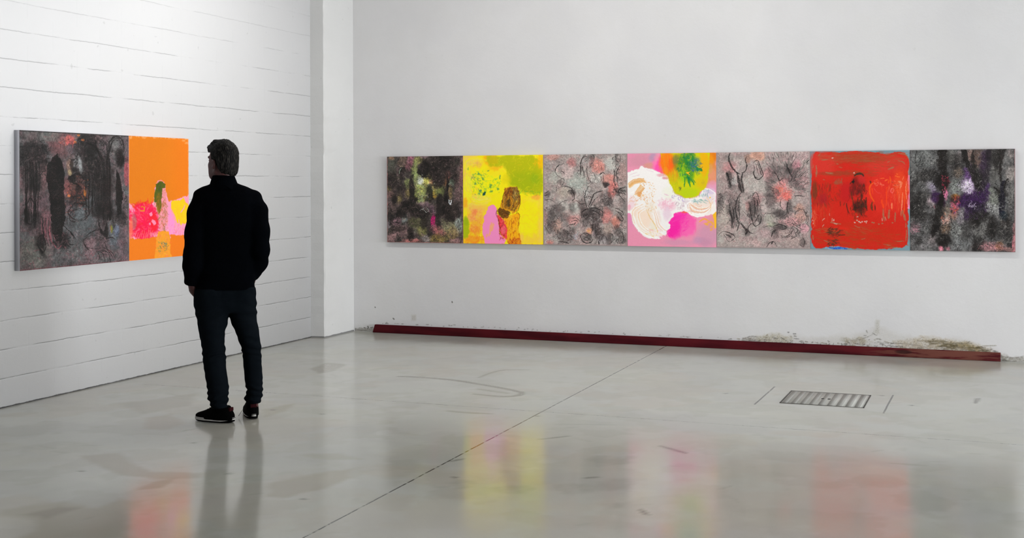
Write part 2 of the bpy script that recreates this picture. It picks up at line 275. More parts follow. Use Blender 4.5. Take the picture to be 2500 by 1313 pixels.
    c.st([(880, 360), (890, 450), (870, 600), (840, 700)], 20, K, .9, .3); c.st([(900, 660), (912, 710), (925, 715), (930, 670)], 16, (196, 210, 220), .95, .4)
    c.st([(245, 225), (225, 260), (222, 300)], 12, (130, 146, 130), .7, .4)
    for p in [[(500, 800), (540, 780), (570, 800), (600, 830)], [(530, 790), (560, 760)], [(590, 770), (620, 790), (610, 830)]]: c.st(p, 6, (150, 150, 145), .9, .4)
    c.scr(690, 930, 26, 60, 60, 30, 7, [(190, 10, 100), (150, 0, 80), (110, 20, 60)], .8, 90, 20)
    c.st([(90, 950), (150, 1030)], 6, K, .8); c.scr(150, 900, 70, 90, 60, 50, 8, [K, K], .8, 70, 30)
    c.mix(.8*sst(4, 2, np.minimum(c.X, c.h-c.Y)+c.n(8)*2), (150, 84, 80)); c.mix(.6*sst(6, 3, c.w-c.X), (132, 82, 84))
    c.px = np.clip(c.px*1.12+.02, 0, 1); c.warp(4.5, 10); c.curl(12, (18, 14, 12), .5); c.curl(11, (140, 116, 110), .28); c.curl(7, (16, 12, 10), .55); c.curl(8, (128, 108, 96), .35); c.rub(.2, 5); c.rub(.15, 13); c.sharp(1.1); c.grain(.02, 1.5); return c.out()

def painting_yellow_figure():
    c = Cv(330, 340, [(60, 58), (1140, 47), (1150, 1265), (66, 1248)], (246, 226, 10), 9)
    c.mix(.7*sst(.45, .6, c.n(40, 4)), (240, 222, 30)); c.mix(.5*sst(.5, .62, c.n(18, 4)), (248, 236, 0))
    for b in [(170, 120, 130, 80, (232, 190, 100), .6), (90, 250, 50, 200, (226, 196, 90), .6), (260, 180, 60, 40, (220, 160, 90), .6), (420, 100, 90, 80, (236, 170, 10), .9), (490, 200, 110, 60, (238, 180, 16), .9), (300, 640, 130, 60, (240, 214, 110), .7), (240, 760, 170, 60, (240, 186, 90), .7), (250, 850, 140, 90, (244, 180, 90), .7), (220, 830, 50, 40, (246, 130, 84), .8), (250, 980, 90, 90, (240, 160, 60), .7), (180, 900, 60, 40, (246, 160, 110), .6), (210, 1060, 80, 60, (238, 130, 50), .7), (200, 1190, 140, 60, (240, 140, 30), .8), (95, 700, 35, 60, (246, 160, 30), .7), (1040, 700, 110, 90, (238, 216, 70), .6), (980, 1180, 160, 70, (240, 196, 70), .7), (1110, 950, 35, 300, (238, 200, 80), .8), (1040, 620, 60, 30, (238, 150, 60), .7), (900, 1000, 160, 150, (250, 238, 10), .8), (970, 820, 150, 120, (250, 236, 0), .7), (850, 1180, 40, 60, (236, 190, 90), .7), (400, 450, 200, 120, (250, 240, 0), .6), (130, 450, 60, 160, (224, 224, 60), .6)]:
        c.blob(b[0], b[1], b[2], b[3], b[4], b[5], .9, 0, .5, 14)
    # olive field
    c.poly([(380, 60), (620, 60), (1000, 50), (1090, 130), (1140, 230), (1140, 560), (1060, 590), (960, 570), (860, 560), (790, 470), (700, 430), (650, 300), (600, 190), (500, 200), (420, 200), (380, 130)], (178, 180, 0), 1, 6, 9, 22)
    c.blob(900, 400, 220, 130, (158, 174, 0), .8, .9); c.blob(1030, 380, 60, 60, (140, 170, 10), .6, .9); c.blob(470, 120, 70, 60, (196, 176, 0), .8, .8); c.blob(1110, 140, 50, 90, (240, 180, 0), .8, .9)
    c.blob(640, 380, 70, 80, (220, 200, 0), .5, .9); c.scr(950, 560, 160, 30, 50, 50, 10, [(160, 180, 10), (200, 200, 0), (90, 160, 60)], .5, 10, 30)
    c.scr(1060, 110, 60, 60, 50, 50, 8, [(240, 170, 0), (200, 180, 0), (240, 190, 10)], .6, 60)
    c.scr(620, 620, 520, 560, 500, 70, 9, [(250, 236, 0), (240, 206, 60), (250, 240, 60), (240, 190, 50)], .28)
    # swirls
    for p in [[(90, 250), (110, 140), (250, 90), (380, 130)], [(130, 560), (100, 400), (130, 220), (240, 170)], [(170, 560), (150, 430), (180, 300)], [(200, 610), (290, 640), (420, 620)], [(180, 650), (300, 690), (450, 660)], [(120, 700), (260, 720), (400, 700)]]:
        c.bris(p, 30, [(250, 236, 20), (236, 204, 80), (220, 220, 80)], 5, 8, .6)
    c.scr(300, 430, 140, 190, 160, 50, 9, [(190, 214, 30), (150, 190, 50), (216, 224, 20)], .6, 60, 40)
    c.scr(270, 420, 100, 160, 80, 40, 10, [(60, 140, 96), (120, 176, 50), (60, 120, 90), (190, 214, 40)], .6, 55, 40); c.scr(490, 440, 90, 110, 60, 40, 9, [(110, 176, 60), (150, 196, 50), (80, 150, 80), (210, 220, 40)], .6, 80, 50)
    for x, y, rx, ry, an in [(345, 580, 26, 22, -60), (330, 370, 14, 26, -30), (195, 340, 10, 30, 0), (270, 305, 24, 14, 0), (400, 265, 24, 9, -30), (435, 470, 28, 26, 0), (535, 505, 18, 20, 0), (560, 350, 12, 34, 10), (225, 440, 20, 20, 0), (280, 570, 22, 14, 30), (450, 540, 34, 12, -15), (130, 235, 14, 26, 10), (300, 540, 22, 28, -30)]:
        c.blob(x, y, rx*.8, ry*.8, (50, 120, 90), .6, .8, an, .8, 5)
    c.blob(350, 572, 18, 26, (14, 70, 62), .9, .5, 30, .5, 6)
    c.scr(230, 960, 110, 180, 160, 40, 9, [(246, 140, 60), (244, 180, 100), (248, 200, 60), (236, 120, 60)], .6)
    c.scr(200, 1190, 130, 60, 90, 60, 8, [(240, 120, 20), (250, 180, 40), (236, 150, 70)], .7, -30, 40)
    c.blob(100, 1040, 50, 150, (166, 180, 0), .95, .4, 0, .3); c.blob(105, 940, 32, 60, (150, 174, 10), .7, .7)
    # pink shape
    c.poly([(450, 716), (490, 725), (515, 770), (525, 830), (530, 900), (545, 1000), (560, 1100), (600, 1170), (640, 1190), (625, 1265), (365, 1265), (350, 1200), (330, 1120), (325, 1030), (345, 950), (342, 900), (370, 840), (385, 800), (410, 745)], (253, 146, 200), 1, 1.2, 3)
    for x, y, rx, ry in [(450, 1030, 26, 50), (425, 1110, 12, 36), (385, 1140, 10, 26), (445, 980, 10, 20)]: c.blob(x, y, rx, ry, (250, 176, 110), .8, .6, 20, .6, 8)
    # figure
    c.poly([(800, 830), (828, 850), (830, 930), (815, 1050), (838, 1180), (850, 1262), (680, 1262), (650, 1180), (640, 1050), (620, 960), (640, 900), (720, 860)], (240, 166, 10), 1, 1.3, 4)
    c.scr(740, 1060, 85, 190, 220, 60, 8, [(226, 130, 10), (250, 200, 20), (170, 70, 10), (244, 180, 20)], .7, 95, 15)
    c.scr(760, 1210, 85, 55, 110, 40, 9, [(150, 40, 20), (190, 70, 20), (226, 130, 20)], .8, 80, 30)
    c.st([(800, 830), (828, 870), (820, 960), (806, 1040)], 9, (110, 50, 10), .8, .4, .4); c.st([(720, 900), (725, 980), (710, 1060)], 12, (150, 70, 10), .7, .5, .4)
    c.poly([(520, 840), (570, 870), (600, 930), (640, 1000), (665, 1080), (650, 1190), (610, 1160), (565, 1080), (545, 980), (530, 900)], (232, 60, 70), 1, 1.3, 4)
    c.scr(590, 1020, 45, 150, 160, 50, 7, [(250, 110, 120), (190, 20, 30), (236, 70, 70), (110, 20, 20)], .75, 68, 15); c.blob(610, 1070, 30, 50, (252, 120, 140), .6, .8)
    c.poly([(560, 760), (680, 780), (700, 850), (640, 910), (600, 905), (545, 860), (530, 820)], (104, 62, 10), 1, 1.5, 5)
    c.scr(610, 830, 70, 60, 90, 36, 7, [(80, 40, 10), (150, 90, 20), (110, 90, 20), (60, 30, 10)], .8)
    c.st([(520, 800), (515, 860), (545, 940), (550, 1000), (570, 1090)], 11, (90, 20, 20), .85, .4, .5)
    c.poly([(700, 478), (780, 480), (812, 530), (832, 640), (830, 730), (790, 810), (740, 850), (690, 810), (600, 780), (565, 750), (575, 680), (610, 590), (640, 510)], (206, 140, 20), 1, 1.3, 4)
    for i in range(26):
        u = i/25; x0 = 690+u*95; xm = 595+u*235; xe = 570+u*230+(0 if u < .5 else -(u-.5)*80)
        c.st([(x0, 486+8*abs(u-.5)), (xm+(12 if u < .5 else -2), 590), (xm+(0 if u < .6 else 4), 690), (xe+25*(1-u), 760+60*u)], 7, [(34, 22, 12), (226, 160, 30), (90, 44, 10), (176, 140, 60), (44, 26, 12), (150, 84, 16)][i % 6], .9, .3, .2)
    c.scr(670, 540, 50, 55, 60, 36, 9, [(120, 50, 10), (90, 40, 10), (170, 90, 20)], .8, 110, 25)
    c.scr(770, 560, 35, 80, 60, 50, 6, [(160, 150, 90), (180, 170, 120), (120, 100, 50)], .8, 80, 12)
    c.poly([(655, 660), (690, 650), (690, 740), (650, 740)], (50, 40, 20), .7, 3, 6); c.st([(790, 480), (820, 560), (835, 650), (822, 760), (780, 840)], 7, (60, 34, 16), .9, .3, .4)
    c.scr(900, 900, 220, 320, 200, 80, 9, [(240, 206, 60), (250, 240, 10), (236, 200, 90), (244, 190, 60)], .35); c.scr(150, 400, 90, 320, 130, 70, 9, [(226, 196, 110), (236, 160, 90), (250, 236, 30), (200, 214, 60)], .4, 80, 25); c.scr(760, 560, 50, 70, 40, 50, 6, [(40, 24, 12), (120, 60, 14)], .7, 80, 12)
    c.mix(.8*sst(4, 1, c.h-c.Y+c.n(7)*3), (210, 120, 20)); c.mix(.7*sst(3, 1, c.X+c.n(7)*2), (255, 240, 20))
    c.warp(2.6, 6); c.grain(.02, 1.7); return c.out()
def painting_grey_foliage():
    c = Cv(330, 340, [(47, 72), (1160, 52), (1165, 1262), (52, 1243)], (150, 138, 134), 11)
    c.mix(.6*sst(.45, .6, c.n(34, 4)), (166, 158, 150)); c.mix(.5*sst(.5, .62, c.n(22, 4)), (178, 146, 142)); c.mix(.4*sst(.5, .62, c.n(24, 4)), (128, 118, 114))
    for b in [(180, 100, 120, 40, (196, 128, 112), .6), (430, 180, 60, 60, (206, 112, 112), .65), (770, 220, 80, 80, (222, 120, 106), .75), (680, 160, 40, 60, (160, 100, 96), .6), (500, 420, 130, 100, (160, 170, 160), .8), (200, 380, 90, 80, (176, 178, 166), .7), (380, 300, 90, 80, (196, 170, 166), .7), (940, 180, 80, 90, (172, 176, 168), .7), (760, 370, 90, 60, (188, 186, 178), .7), (560, 560, 110, 50, (178, 180, 172), .7),
      (960, 500, 60, 120, (220, 104, 96), .75), (900, 380, 70, 70, (206, 122, 108), .7), (1100, 300, 60, 140, (166, 130, 124), .7), (880, 860, 70, 90, (204, 104, 98), .75), (1000, 950, 60, 70, (214, 110, 90), .7), (450, 920, 90, 60, (200, 128, 124), .7), (330, 760, 60, 60, (182, 178, 170), .7), (470, 770, 60, 70, (180, 184, 176), .7), (230, 1000, 60, 80, (180, 136, 118), .7), (660, 1060, 50, 40, (226, 150, 120), .85), (720, 1100, 25, 40, (206, 170, 180), .7),
      (480, 1130, 40, 40, (160, 166, 176), .6), (140, 1210, 50, 30, (210, 120, 110), .8), (200, 1170, 90, 40, (160, 160, 152), .6), (850, 1180, 60, 60, (166, 158, 160), .7), (990, 1180, 60, 60, (150, 150, 146), .6), (900, 1030, 60, 60, (160, 136, 124), .7), (80, 900, 30, 120, (170, 116, 112), .6), (330, 560, 90, 80, (170, 158, 140), .6), (620, 590, 40, 90, (170, 168, 164), .6), (1020, 650, 50, 60, (160, 152, 148), .6), (140, 700, 60, 60, (166, 152, 146), .5), (600, 120, 70, 70, (150, 150, 148), .7)]:
        c.blob(b[0], b[1], b[2], b[3], b[4], b[5], .9, 0, .5, 14)
    c.scr(600, 650, 560, 600, 1100, 36, 5, [(190, 180, 172), (206, 140, 132), (112, 100, 98), (140, 124, 118), (160, 160, 150)], .5)
    Dm = [(160, 900, 60, 120, .75), (250, 770, 90, 50, .6), (340, 880, 70, 60, .5), (230, 850, 60, 60, .5), (340, 1130, 100, 90, .75), (420, 1060, 50, 50, .6), (130, 1040, 50, 60, .5), (620, 830, 80, 70, .85), (740, 850, 100, 90, .9), (600, 920, 50, 90, .6), (740, 1010, 50, 120, .85), (620, 1150, 80, 60, .8), (780, 1100, 60, 80, .75), (880, 650, 70, 80, .75), (930, 730, 60, 60, .65), (1050, 540, 60, 40, .7), (860, 1130, 110, 50, .4), (1040, 1060, 50, 60, .65), (1090, 1170, 60, 60, .7), (910, 1170, 40, 80, .6), (440, 580, 30, 70, .75), (420, 560, 50, 24, .6), (100, 590, 40, 34, .7), (1060, 880, 40, 60, .55), (560, 720, 60, 60, .6), (430, 760, 40, 60, .5), (880, 450, 40, 30, .8), (1020, 130, 30, 70, .5), (700, 700, 120, 30, .35), (1110, 700, 50, 70, .4), (680, 100, 50, 40, .5), (280, 430, 40, 30, .5)]
    for x, y, rx, ry, a in Dm: c.blob(x, y, rx, ry, (50, 42, 42), a*.72, .9, 0, .65, 12)
    for x, y, rx, ry, n in [(150, 900, 80, 160, 130), (330, 1120, 120, 100, 130), (700, 880, 140, 130, 220), (880, 680, 90, 110, 110), (1060, 1120, 90, 120, 100), (780, 1100, 70, 120, 90), (1060, 560, 100, 50, 60), (610, 240, 90, 150, 60), (1020, 300, 50, 250, 90), (620, 650, 90, 120, 70)]:
        c.scr(x, y, rx, ry, n, 36, 6, [(30, 26, 26), (46, 40, 40), (80, 70, 70), (150, 140, 138)], .75)
    W = 9
    S = [([(590, 80), (550, 150), (545, 250), (540, 330)], 16), ([(560, 210), (580, 290), (590, 370)], 12), ([(630, 180), (625, 260), (630, 340), (680, 430)], 8), ([(690, 65), (720, 90), (720, 130)], 10), ([(700, 290), (730, 340), (740, 390)], 7),
      ([(820, 210), (825, 270)], 7), ([(790, 340), (830, 300), (870, 325)], 11), ([(840, 330), (840, 400), (845, 470)], 9), ([(810, 340), (815, 430)], 7),
      ([(1010, 80), (1020, 140), (1060, 160), (1070, 90)], 8), ([(1000, 250), (990, 330), (985, 430), (1010, 480)], 14), ([(1050, 230), (1020, 300), (1030, 400), (1045, 480)], 12), ([(980, 480), (1000, 540), (1050, 560)], 7),
      ([(1160, 490), (1080, 505), (1040, 540), (1060, 570)], 13), ([(1060, 530), (1150, 545)], 10), ([(1050, 560), (1150, 590)], 8), ([(960, 590), (1050, 600), (1100, 650), (1130, 690)], 7),
      ([(280, 490), (350, 480), (420, 510), (455, 580), (460, 640), (430, 670)], 13), ([(370, 550), (420, 540), (450, 600)], 12), ([(70, 580), (125, 540)], 8), ([(65, 610), (120, 590)], 8), ([(70, 660), (140, 655), (200, 690)], 8),
      ([(250, 720), (310, 680), (380, 655)], 7), ([(470, 660), (520, 690), (560, 730)], 9),
      ([(630, 770), (610, 700), (595, 640), (600, 590), (620, 520)], 14), ([(650, 750), (680, 670), (710, 600), (760, 560), (840, 540)], 15), ([(660, 760), (720, 660), (780, 620)], 7), ([(640, 520), (630, 500), (650, 480)], 8),
      ([(560, 900), (555, 840), (600, 790), (690, 765), (770, 775), (830, 820), (835, 870)], 14), ([(600, 860), (640, 850), (660, 880)], 9), ([(640, 790), (720, 800), (790, 850), (780, 920)], 12), ([(700, 960), (700, 1040), (690, 1090)], 12), ([(740, 970), (745, 1050), (735, 1110)], 10),
      ([(980, 760), (1050, 780), (1100, 820), (1110, 860)], 10), ([(1010, 800), (1070, 850), (1105, 910), (1095, 945)], 13), ([(1030, 870), (1060, 920), (1095, 940)], 14), ([(1020, 810), (1090, 840), (1090, 870)], 9), ([(1080, 940), (1090, 990), (1050, 985)], 8),
      ([(430, 900), (480, 895), (520, 925)], 8), ([(420, 940), (470, 925), (510, 940)], 8), ([(360, 1010), (400, 985), (460, 975), (480, 960)], 11),
      ([(540, 1140), (570, 1100), (640, 1100), (690, 1140), (690, 1170)], 12), ([(530, 1110), (560, 1180), (610, 1220), (680, 1210), (700, 1180)], 13), ([(570, 1150), (620, 1180), (660, 1170)], 8), ([(560, 1130), (630, 1150), (680, 1190)], 7), ([(600, 1110), (650, 1130), (670, 1160)], 7),
      ([(780, 1200), (790, 1240)], 20), ([(820, 1170), (840, 1130), (880, 1150), (890, 1200)], 8), ([(80, 1020), (110, 1060), (130, 1100), (150, 1090)], 7), ([(250, 1200), (330, 1210), (400, 1225)], 12), ([(900, 1090), (960, 1110), (970, 1180), (930, 1230)], 8),
      ([(1040, 1060), (1090, 1080), (1110, 1150), (1100, 1210), (1040, 1225)], 10), ([(290, 150), (320, 160), (300, 200), (260, 210), (215, 260), (210, 300), (240, 350), (280, 370)], 6), ([(285, 285), (320, 300), (325, 340)], 11), ([(260, 200), (225, 240), (210, 290)], 10), ([(280, 390), (320, 390), (320, 440), (290, 470), (270, 430)], 9), ([(240, 460), (220, 520), (230, 550)], 6), ([(410, 70), (415, 140)], 5), ([(640, 100), (600, 90), (570, 130)], 6)]
    for p, w in S: c.st(p, w, (30, 27, 27), .9, .6, .35)
    c.poly([(840, 450), (880, 435), (930, 455), (900, 470), (875, 500), (850, 490)], (44, 40, 40), .9, 2, 4)
    for x, y, rx, ry in [(640, 420, 26, 26), (750, 415, 25, 26), (690, 410, 16, 40), (660, 520, 22, 40), (720, 820, 40, 30), (610, 960, 30, 50), (260, 920, 40, 50)]: c.loop(x, y, rx, ry, 5, (64, 58, 58), .7, 0, 1.2)
    c.scr(520, 1150, 110, 60, 50, 30, 6, [(190, 180, 180), (200, 130, 130)], .6); c.blob(648, 1065, 18, 12, (236, 170, 90), .9, .7)
    c.warp(2.4, 8); c.curl(12, (84, 74, 74), .35); c.curl(9, (204, 150, 142), .3); c.curl(10, (186, 184, 178), .35); c.curl(8, (50, 44, 44), .4); c.rub(.12, 4); c.rub(.08, 14); c.sharp(.9); c.grain(.02, 1.4)
    e = np.minimum(np.minimum(c.X, c.w-c.X), c.h-c.Y); c.mix(.8*sst(8, 4, e+c.n(8)*3), (142, 122, 120)); return c.out()

def painting_pink_cloud():
    c = Cv(340, 340, [(38, 50), (1197, 38), (1203, 1275), (38, 1262)], (236, 148, 176), 13)
    for b in [(200, 140, 180, 100, (208, 142, 160), .8), (100, 80, 60, 30, (226, 140, 170), .7), (380, 100, 60, 50, (176, 146, 176), .8), (330, 210, 70, 40, (214, 150, 130), .8), (450, 220, 70, 110, (252, 110, 180), .9), (440, 130, 50, 60, (240, 150, 170), .7), (1130, 500, 90, 80, (226, 158, 186), .8), (1100, 1100, 150, 150, (206, 152, 176), .8), (1040, 1200, 90, 50, (196, 140, 168), .6), (700, 1210, 200, 40, (206, 148, 176), .6), (950, 1180, 60, 50, (196, 150, 180), .7), (1130, 950, 80, 80, (226, 150, 140), .7), (100, 900, 70, 120, (228, 140, 190), .6), (1000, 900, 110, 60, (240, 146, 176), .7)]:
        c.blob(b[0], b[1], b[2], b[3], b[4], b[5], 1., 0, .35, 26)
    c.poly([(480, 60), (505, 180), (520, 320), (480, 330), (400, 260), (420, 160)], (254, 80, 170), .85, 5, 6)
    # orange right field
    c.poly([(1050, 40), (1200, 38), (1200, 420), (1090, 440), (1060, 300)], (226, 138, 74), 1, 5, 8, 14); c.blob(1150, 90, 60, 50, (224, 120, 10), .9, .9); c.blob(1120, 130, 50, 70, (236, 150, 10), .8, .9); c.blob(1140, 330, 60, 80, (226, 150, 120), .8, .9); c.blob(1110, 250, 40, 60, (214, 160, 90), .7, .9); c.blob(1150, 430, 50, 30, (226, 150, 160), .8, .8)
    # magenta
    c.poly([(640, 830), (700, 812), (790, 810), (880, 850), (930, 920), (930, 1010), (900, 1090), (820, 1120), (760, 1130), (660, 1150), (600, 1140), (560, 1100), (560, 1050), (600, 1000), (570, 950), (620, 880)], (253, 96, 176), 1, 6, 6, 12)
    c.blob(650, 990, 90, 150, (252, 30, 164), .9, .8); c.blob(720, 870, 90, 50, (250, 44, 172), .8, .8); c.blob(790, 815, 50, 12, (250, 90, 60), .9, .8); c.blob(830, 1060, 90, 70, (252, 110, 180), .7, 1.)
    c.scr(700, 960, 120, 130, 160, 70, 7, [(250, 20, 160), (255, 90, 180), (246, 40, 170)], .45, -35, 20); c.scr(590, 1100, 50, 30, 30, 40, 8, [(250, 20, 160)], .8, 20)
    for p in [[(930, 860), (935, 960), (930, 1080)], [(850, 980), (830, 1000)]]: c.st(p, 5, (252, 90, 160), .6, .4)
    for p in [[(980, 940), (1040, 900), (1100, 930)], [(1040, 960), (1090, 980)], [(1140, 830), (1190, 860)], [(1080, 960), (1130, 940), (1160, 980)], [(1120, 1010), (1150, 1000)], [(1125, 1050), (1145, 1030)]]: c.st(p, 22, (244, 176, 60), .9, .5, .3)
    c.poly([(1160, 820), (1200, 800), (1200, 1010), (1180, 1030), (1165, 930)], (250, 190, 30), .95, 2, 5)
    # white cloud
    Wt = (243, 239, 236)
    c.poly([(38, 300), (100, 268), (185, 250), (215, 212), (245, 210), (270, 240), (370, 255), (450, 290), (560, 330), (590, 400), (620, 480), (660, 560), (740, 610), (860, 640), (960, 620), (1000, 560), (1040, 500), (1120, 520), (1190, 560), (1200, 800), (1160, 840), (1030, 860), (950, 880), (860, 850), (790, 800), (700, 815), (640, 830), (640, 870), (575, 950), (605, 985), (590, 1030), (550, 1060), (550, 1110), (450, 1130), (470, 1160), (390, 1170), (280, 1150), (180, 1070), (110, 970), (90, 850), (60, 820), (38, 830)], Wt, 1, 1.3, 3)
    for b in [(800, 700, 60, 40, (214, 196, 204), .6), (1110, 620, 80, 80, (226, 204, 214), .6), (590, 560, 90, 100, (238, 238, 222), .8), (480, 330, 60, 20, (226, 170, 180), .8), (530, 370, 40, 16, (210, 110, 120), .6), (90, 700, 50, 80, (242, 206, 214), .7), (60, 760, 20, 40, (240, 160, 180), .7), (560, 720, 110, 70, (240, 190, 206), .85), (560, 830, 60, 90, (232, 206, 220), .8), (1040, 740, 120, 90, (240, 214, 196), .6), (900, 760, 80, 60, (238, 206, 186), .7), (260, 900, 110, 120, (246, 216, 190), .7), (150, 810, 60, 60, (246, 210, 186), .7), (340, 760, 60, 60, (238, 226, 210), .7), (440, 900, 40, 90, (238, 216, 206), .6), (380, 1000, 60, 60, (238, 226, 200), .6), (1130, 540, 50, 40, (216, 196, 222), .7), (680, 530, 50, 30, (226, 226, 220), .7)]:
        c.blob(b[0], b[1], b[2], b[3], b[4], b[5], .9, 0, .4, 12)
    c.scr(560, 720, 110, 70, 110, 34, 5, [(250, 246, 244), (232, 170, 190)], .8)
    og = [(226, 168, 96), (236, 184, 116), (222, 150, 70)]
    c.bris([(60, 470), (130, 420), (260, 400)], 50, og, 9, 9, .8); c.bris([(60, 490), (110, 450)], 30, og, 5, 9, .8); c.bris([(165, 600), (190, 540), (240, 480)], 70, og, 9, 11, .85); c.blob(195, 580, 34, 30, (226, 160, 96), .8, .5, -30, .5, 7)
    c.scr(300, 520, 110, 110, 46, 12, 10, og, .8, 70, 50, 5, 0); c.scr(340, 680, 70, 130, 80, 14, 6, og, .75, 70, 30, 5, 0); c.scr(240, 620, 40, 40, 16, 20, 10, og, .9, 0, 90); c.scr(240, 420, 50, 30, 14, 20, 9, og, .9, 0, 90)
    c.scr(150, 650, 110, 90, 60, 50, 6, [(255, 252, 250), (236, 190, 170), (226, 150, 100)], .7, -40, 20)
    for i in range(9):                                       # big shell swirls
        t = i/8; k = 1-t*.62
        P = [(250+t*30-10*k, 700+t*90), (250-150*k+t*20, 780+t*60), (255-155*k+t*30, 900+t*20), (290-130*k+t*30, 1030-t*30), (400-60*k, 1130-t*60), (500-40*t, 1120-t*70)]
        c.st(P, 13, [(250, 248, 246), (240, 212, 178), (250, 250, 248), (243, 222, 198), (240, 230, 220)][i % 5], .8, .4, .35)
    for i in range(7):
        t = i/6; c.st([(400-t*30, 760+t*30), (440-t*50, 880), (480-t*70, 990), (560-t*90, 1050+t*20)], 11, [(252, 250, 248), (240, 204, 176), (236, 222, 214)][i % 3], .9, .4, .15)
    c.st([(290, 780), (330, 880), (400, 980), (430, 1060)], 12, (232, 188, 110), .8, .6, .2); c.st([(120, 960), (200, 1060), (320, 1140), (470, 1160)], 16, (252, 250, 248), .95, .4); c.st([(95, 850), (110, 960), (180, 1060)], 8, (226, 190, 180), .7, .4); c.scr(390, 1080, 120, 50, 60, 40, 6, [(250, 248, 246), (236, 196, 100), (244, 190, 200)], .8, 30, 20)
    for i in range(9):                                       # right shell
        t = i/8; c.st([(840-t*0, 680+t*20), (900-t*70+30, 740+t*75), (1000, 760+t*85), (1110-t*20, 730+t*75), (1160-t*10, 620+t*90)], 9, [(252, 250, 246), (236, 186, 140), (230, 176, 160), (250, 250, 246)][i % 4], .85, .4, .15)
    c.st([(790, 700), (810, 760), (870, 830), (950, 872), (1040, 860)], 16, (252, 250, 248), .95, .3); c.st([(800, 790), (820, 700), (870, 680)], 12, (250, 248, 246), .9, .3)
    c.st([(1050, 500), (1120, 520), (1190, 570)], 8, (252, 250, 248), .95); c.st([(1060, 600), (1120, 700), (1120, 800)], 7, (236, 180, 90), .7, .5, .3)
    c.scr(900, 760, 90, 70, 50, 50, 5, [(226, 140, 120), (250, 248, 244), (240, 190, 150)], .7, 20, 20); c.blob(1115, 625, 10, 8, (246, 190, 40), 1, .5)
    c.scr(740, 740, 60, 60, 40, 36, 6, [(206, 184, 190), (250, 248, 246), (196, 166, 180)], .8); c.loop(690, 705, 22, 22, 5, (190, 160, 176), .8)
    for x, y, an in [(645, 610, 20), (725, 635, -40), (780, 650, 60), (760, 600, 20)]: c.st([(x-14, y-20), (x-24, y+8), (x+4, y+26)], 10, (184, 160, 206), .8, .3, .2); c.st([(x+4, y-20), (x+16, y+6)], 8, (184, 160, 206), .7, .3, .2)
    c.st([(620, 620), (700, 600)], 6, (190, 170, 206), .8); c.st([(525, 580), (575, 600)], 14, (232, 190, 210), .8, .4)
    c.scr(960, 670, 90, 22, 40, 40, 7, [(120, 170, 160), (140, 180, 170), (160, 180, 190)], .85, -15, 20)
    for x in range(870, 1080, 26): c.st([(x, 600+(1080-x)*.18), (x+12, 560+(1080-x)*.2)], 9, (126, 166, 156) if x > 950 else (240, 244, 240), .8, .3)
    c.scr(1060, 560, 50, 50, 40, 40, 6, [(176, 166, 206), (120, 160, 170), (240, 240, 246)], .7, 70)
    for p in [[(260, 235), (360, 250), (480, 310)], [(290, 262), (380, 290)], [(60, 330), (160, 300)], [(100, 350), (200, 330)]]: c.st(p, 5, (226, 190, 206), .8, .4, .3)
    # yellow green drop
    c.poly([(478, 48), (1110, 40), (1105, 180), (1090, 330), (1085, 400), (1050, 500), (985, 560), (960, 600), (880, 625), (800, 632), (740, 600), (665, 570), (625, 490), (590, 430), (575, 350), (530, 310), (495, 240), (480, 150)], (206, 204, 4), 1, 1.4, 4, 10)
    c.blob(560, 170, 100, 150, (248, 124, 6), .95, .8); c.blob(620, 200, 50, 90, (250, 84, 20), .8, .9); c.blob(540, 270, 30, 40, (246, 150, 20), .8, .8); c.blob(640, 350, 70, 90, (214, 176, 10), .8, .9); c.blob(1040, 180, 60, 170, (236, 172, 0), .9, .7); c.blob(1000, 430, 80, 70, (222, 186, 10), .8, .8)
    for i in range(26): x = 490+i*9; c.st([(x, 60), (x+c.r.randn()*4+2, 180), (x+20+c.r.randn()*8, 300+c.r.rand()*60)], 7, [(250, 100, 10), (240, 150, 30), (252, 76, 30), (236, 170, 20), (226, 130, 50)][i % 5], .5, .4, .3)
    c.blob(800, 180, 130, 130, (90, 140, 20), .9, .9); c.blob(850, 130, 80, 90, (24, 124, 60), .85, .9); c.blob(900, 220, 60, 60, (60, 110, 130), .7, .9); c.blob(760, 330, 50, 90, (140, 200, 20), .8, .9); c.blob(850, 330, 60, 90, (60, 150, 30), .7, .9); c.blob(680, 130, 50, 60, (110, 120, 70), .7, .9); c.blob(950, 150, 40, 50, (120, 130, 140), .5, .9)
    c.scr(830, 200, 130, 160, 260, 46, 8, [(20, 120, 60), (10, 96, 70), (120, 180, 30), (200, 190, 20), (40, 110, 110), (70, 140, 30)], .8, 80, 30)
    c.scr(920, 210, 70, 90, 60, 40, 9, [(60, 100, 160), (50, 110, 110), (110, 100, 140), (40, 120, 90)], .75, 30); c.scr(680, 400, 60, 150, 60, 70, 6, [(190, 170, 20), (226, 196, 10), (160, 190, 20), (206, 150, 20)], .6, 85, 10)
    for p, w in [([(790, 370), (788, 430), (782, 485)], 14), ([(830, 360), (845, 430), (862, 485)], 18), ([(820, 350), (860, 400)], 22), ([(870, 380), (900, 430), (912, 460)], 15), ([(890, 380), (925, 430)], 9), ([(980, 250), (1010, 270)], 40), ([(940, 230), (960, 270)], 26)]: c.st(p, w, (16, 124, 66), .92, .4, .2)
    c.poly([(790, 290), (870, 285), (840, 305), (855, 330), (820, 312)], (250, 180, 20), 1, 1, 2); c.scr(725, 505, 18, 28, 16, 24, 7, [(120, 110, 40), (70, 90, 60)], .8, 70); c.scr(1030, 420, 30, 40, 20, 30, 7, [(190, 150, 60), (206, 180, 30)], .6)
    c.blob(840, 560, 130, 60, (182, 206, 10), .8, .8); c.st([(625, 490), (665, 575), (740, 605), (800, 636)], 7, (170, 150, 170), .5, .4, .3)
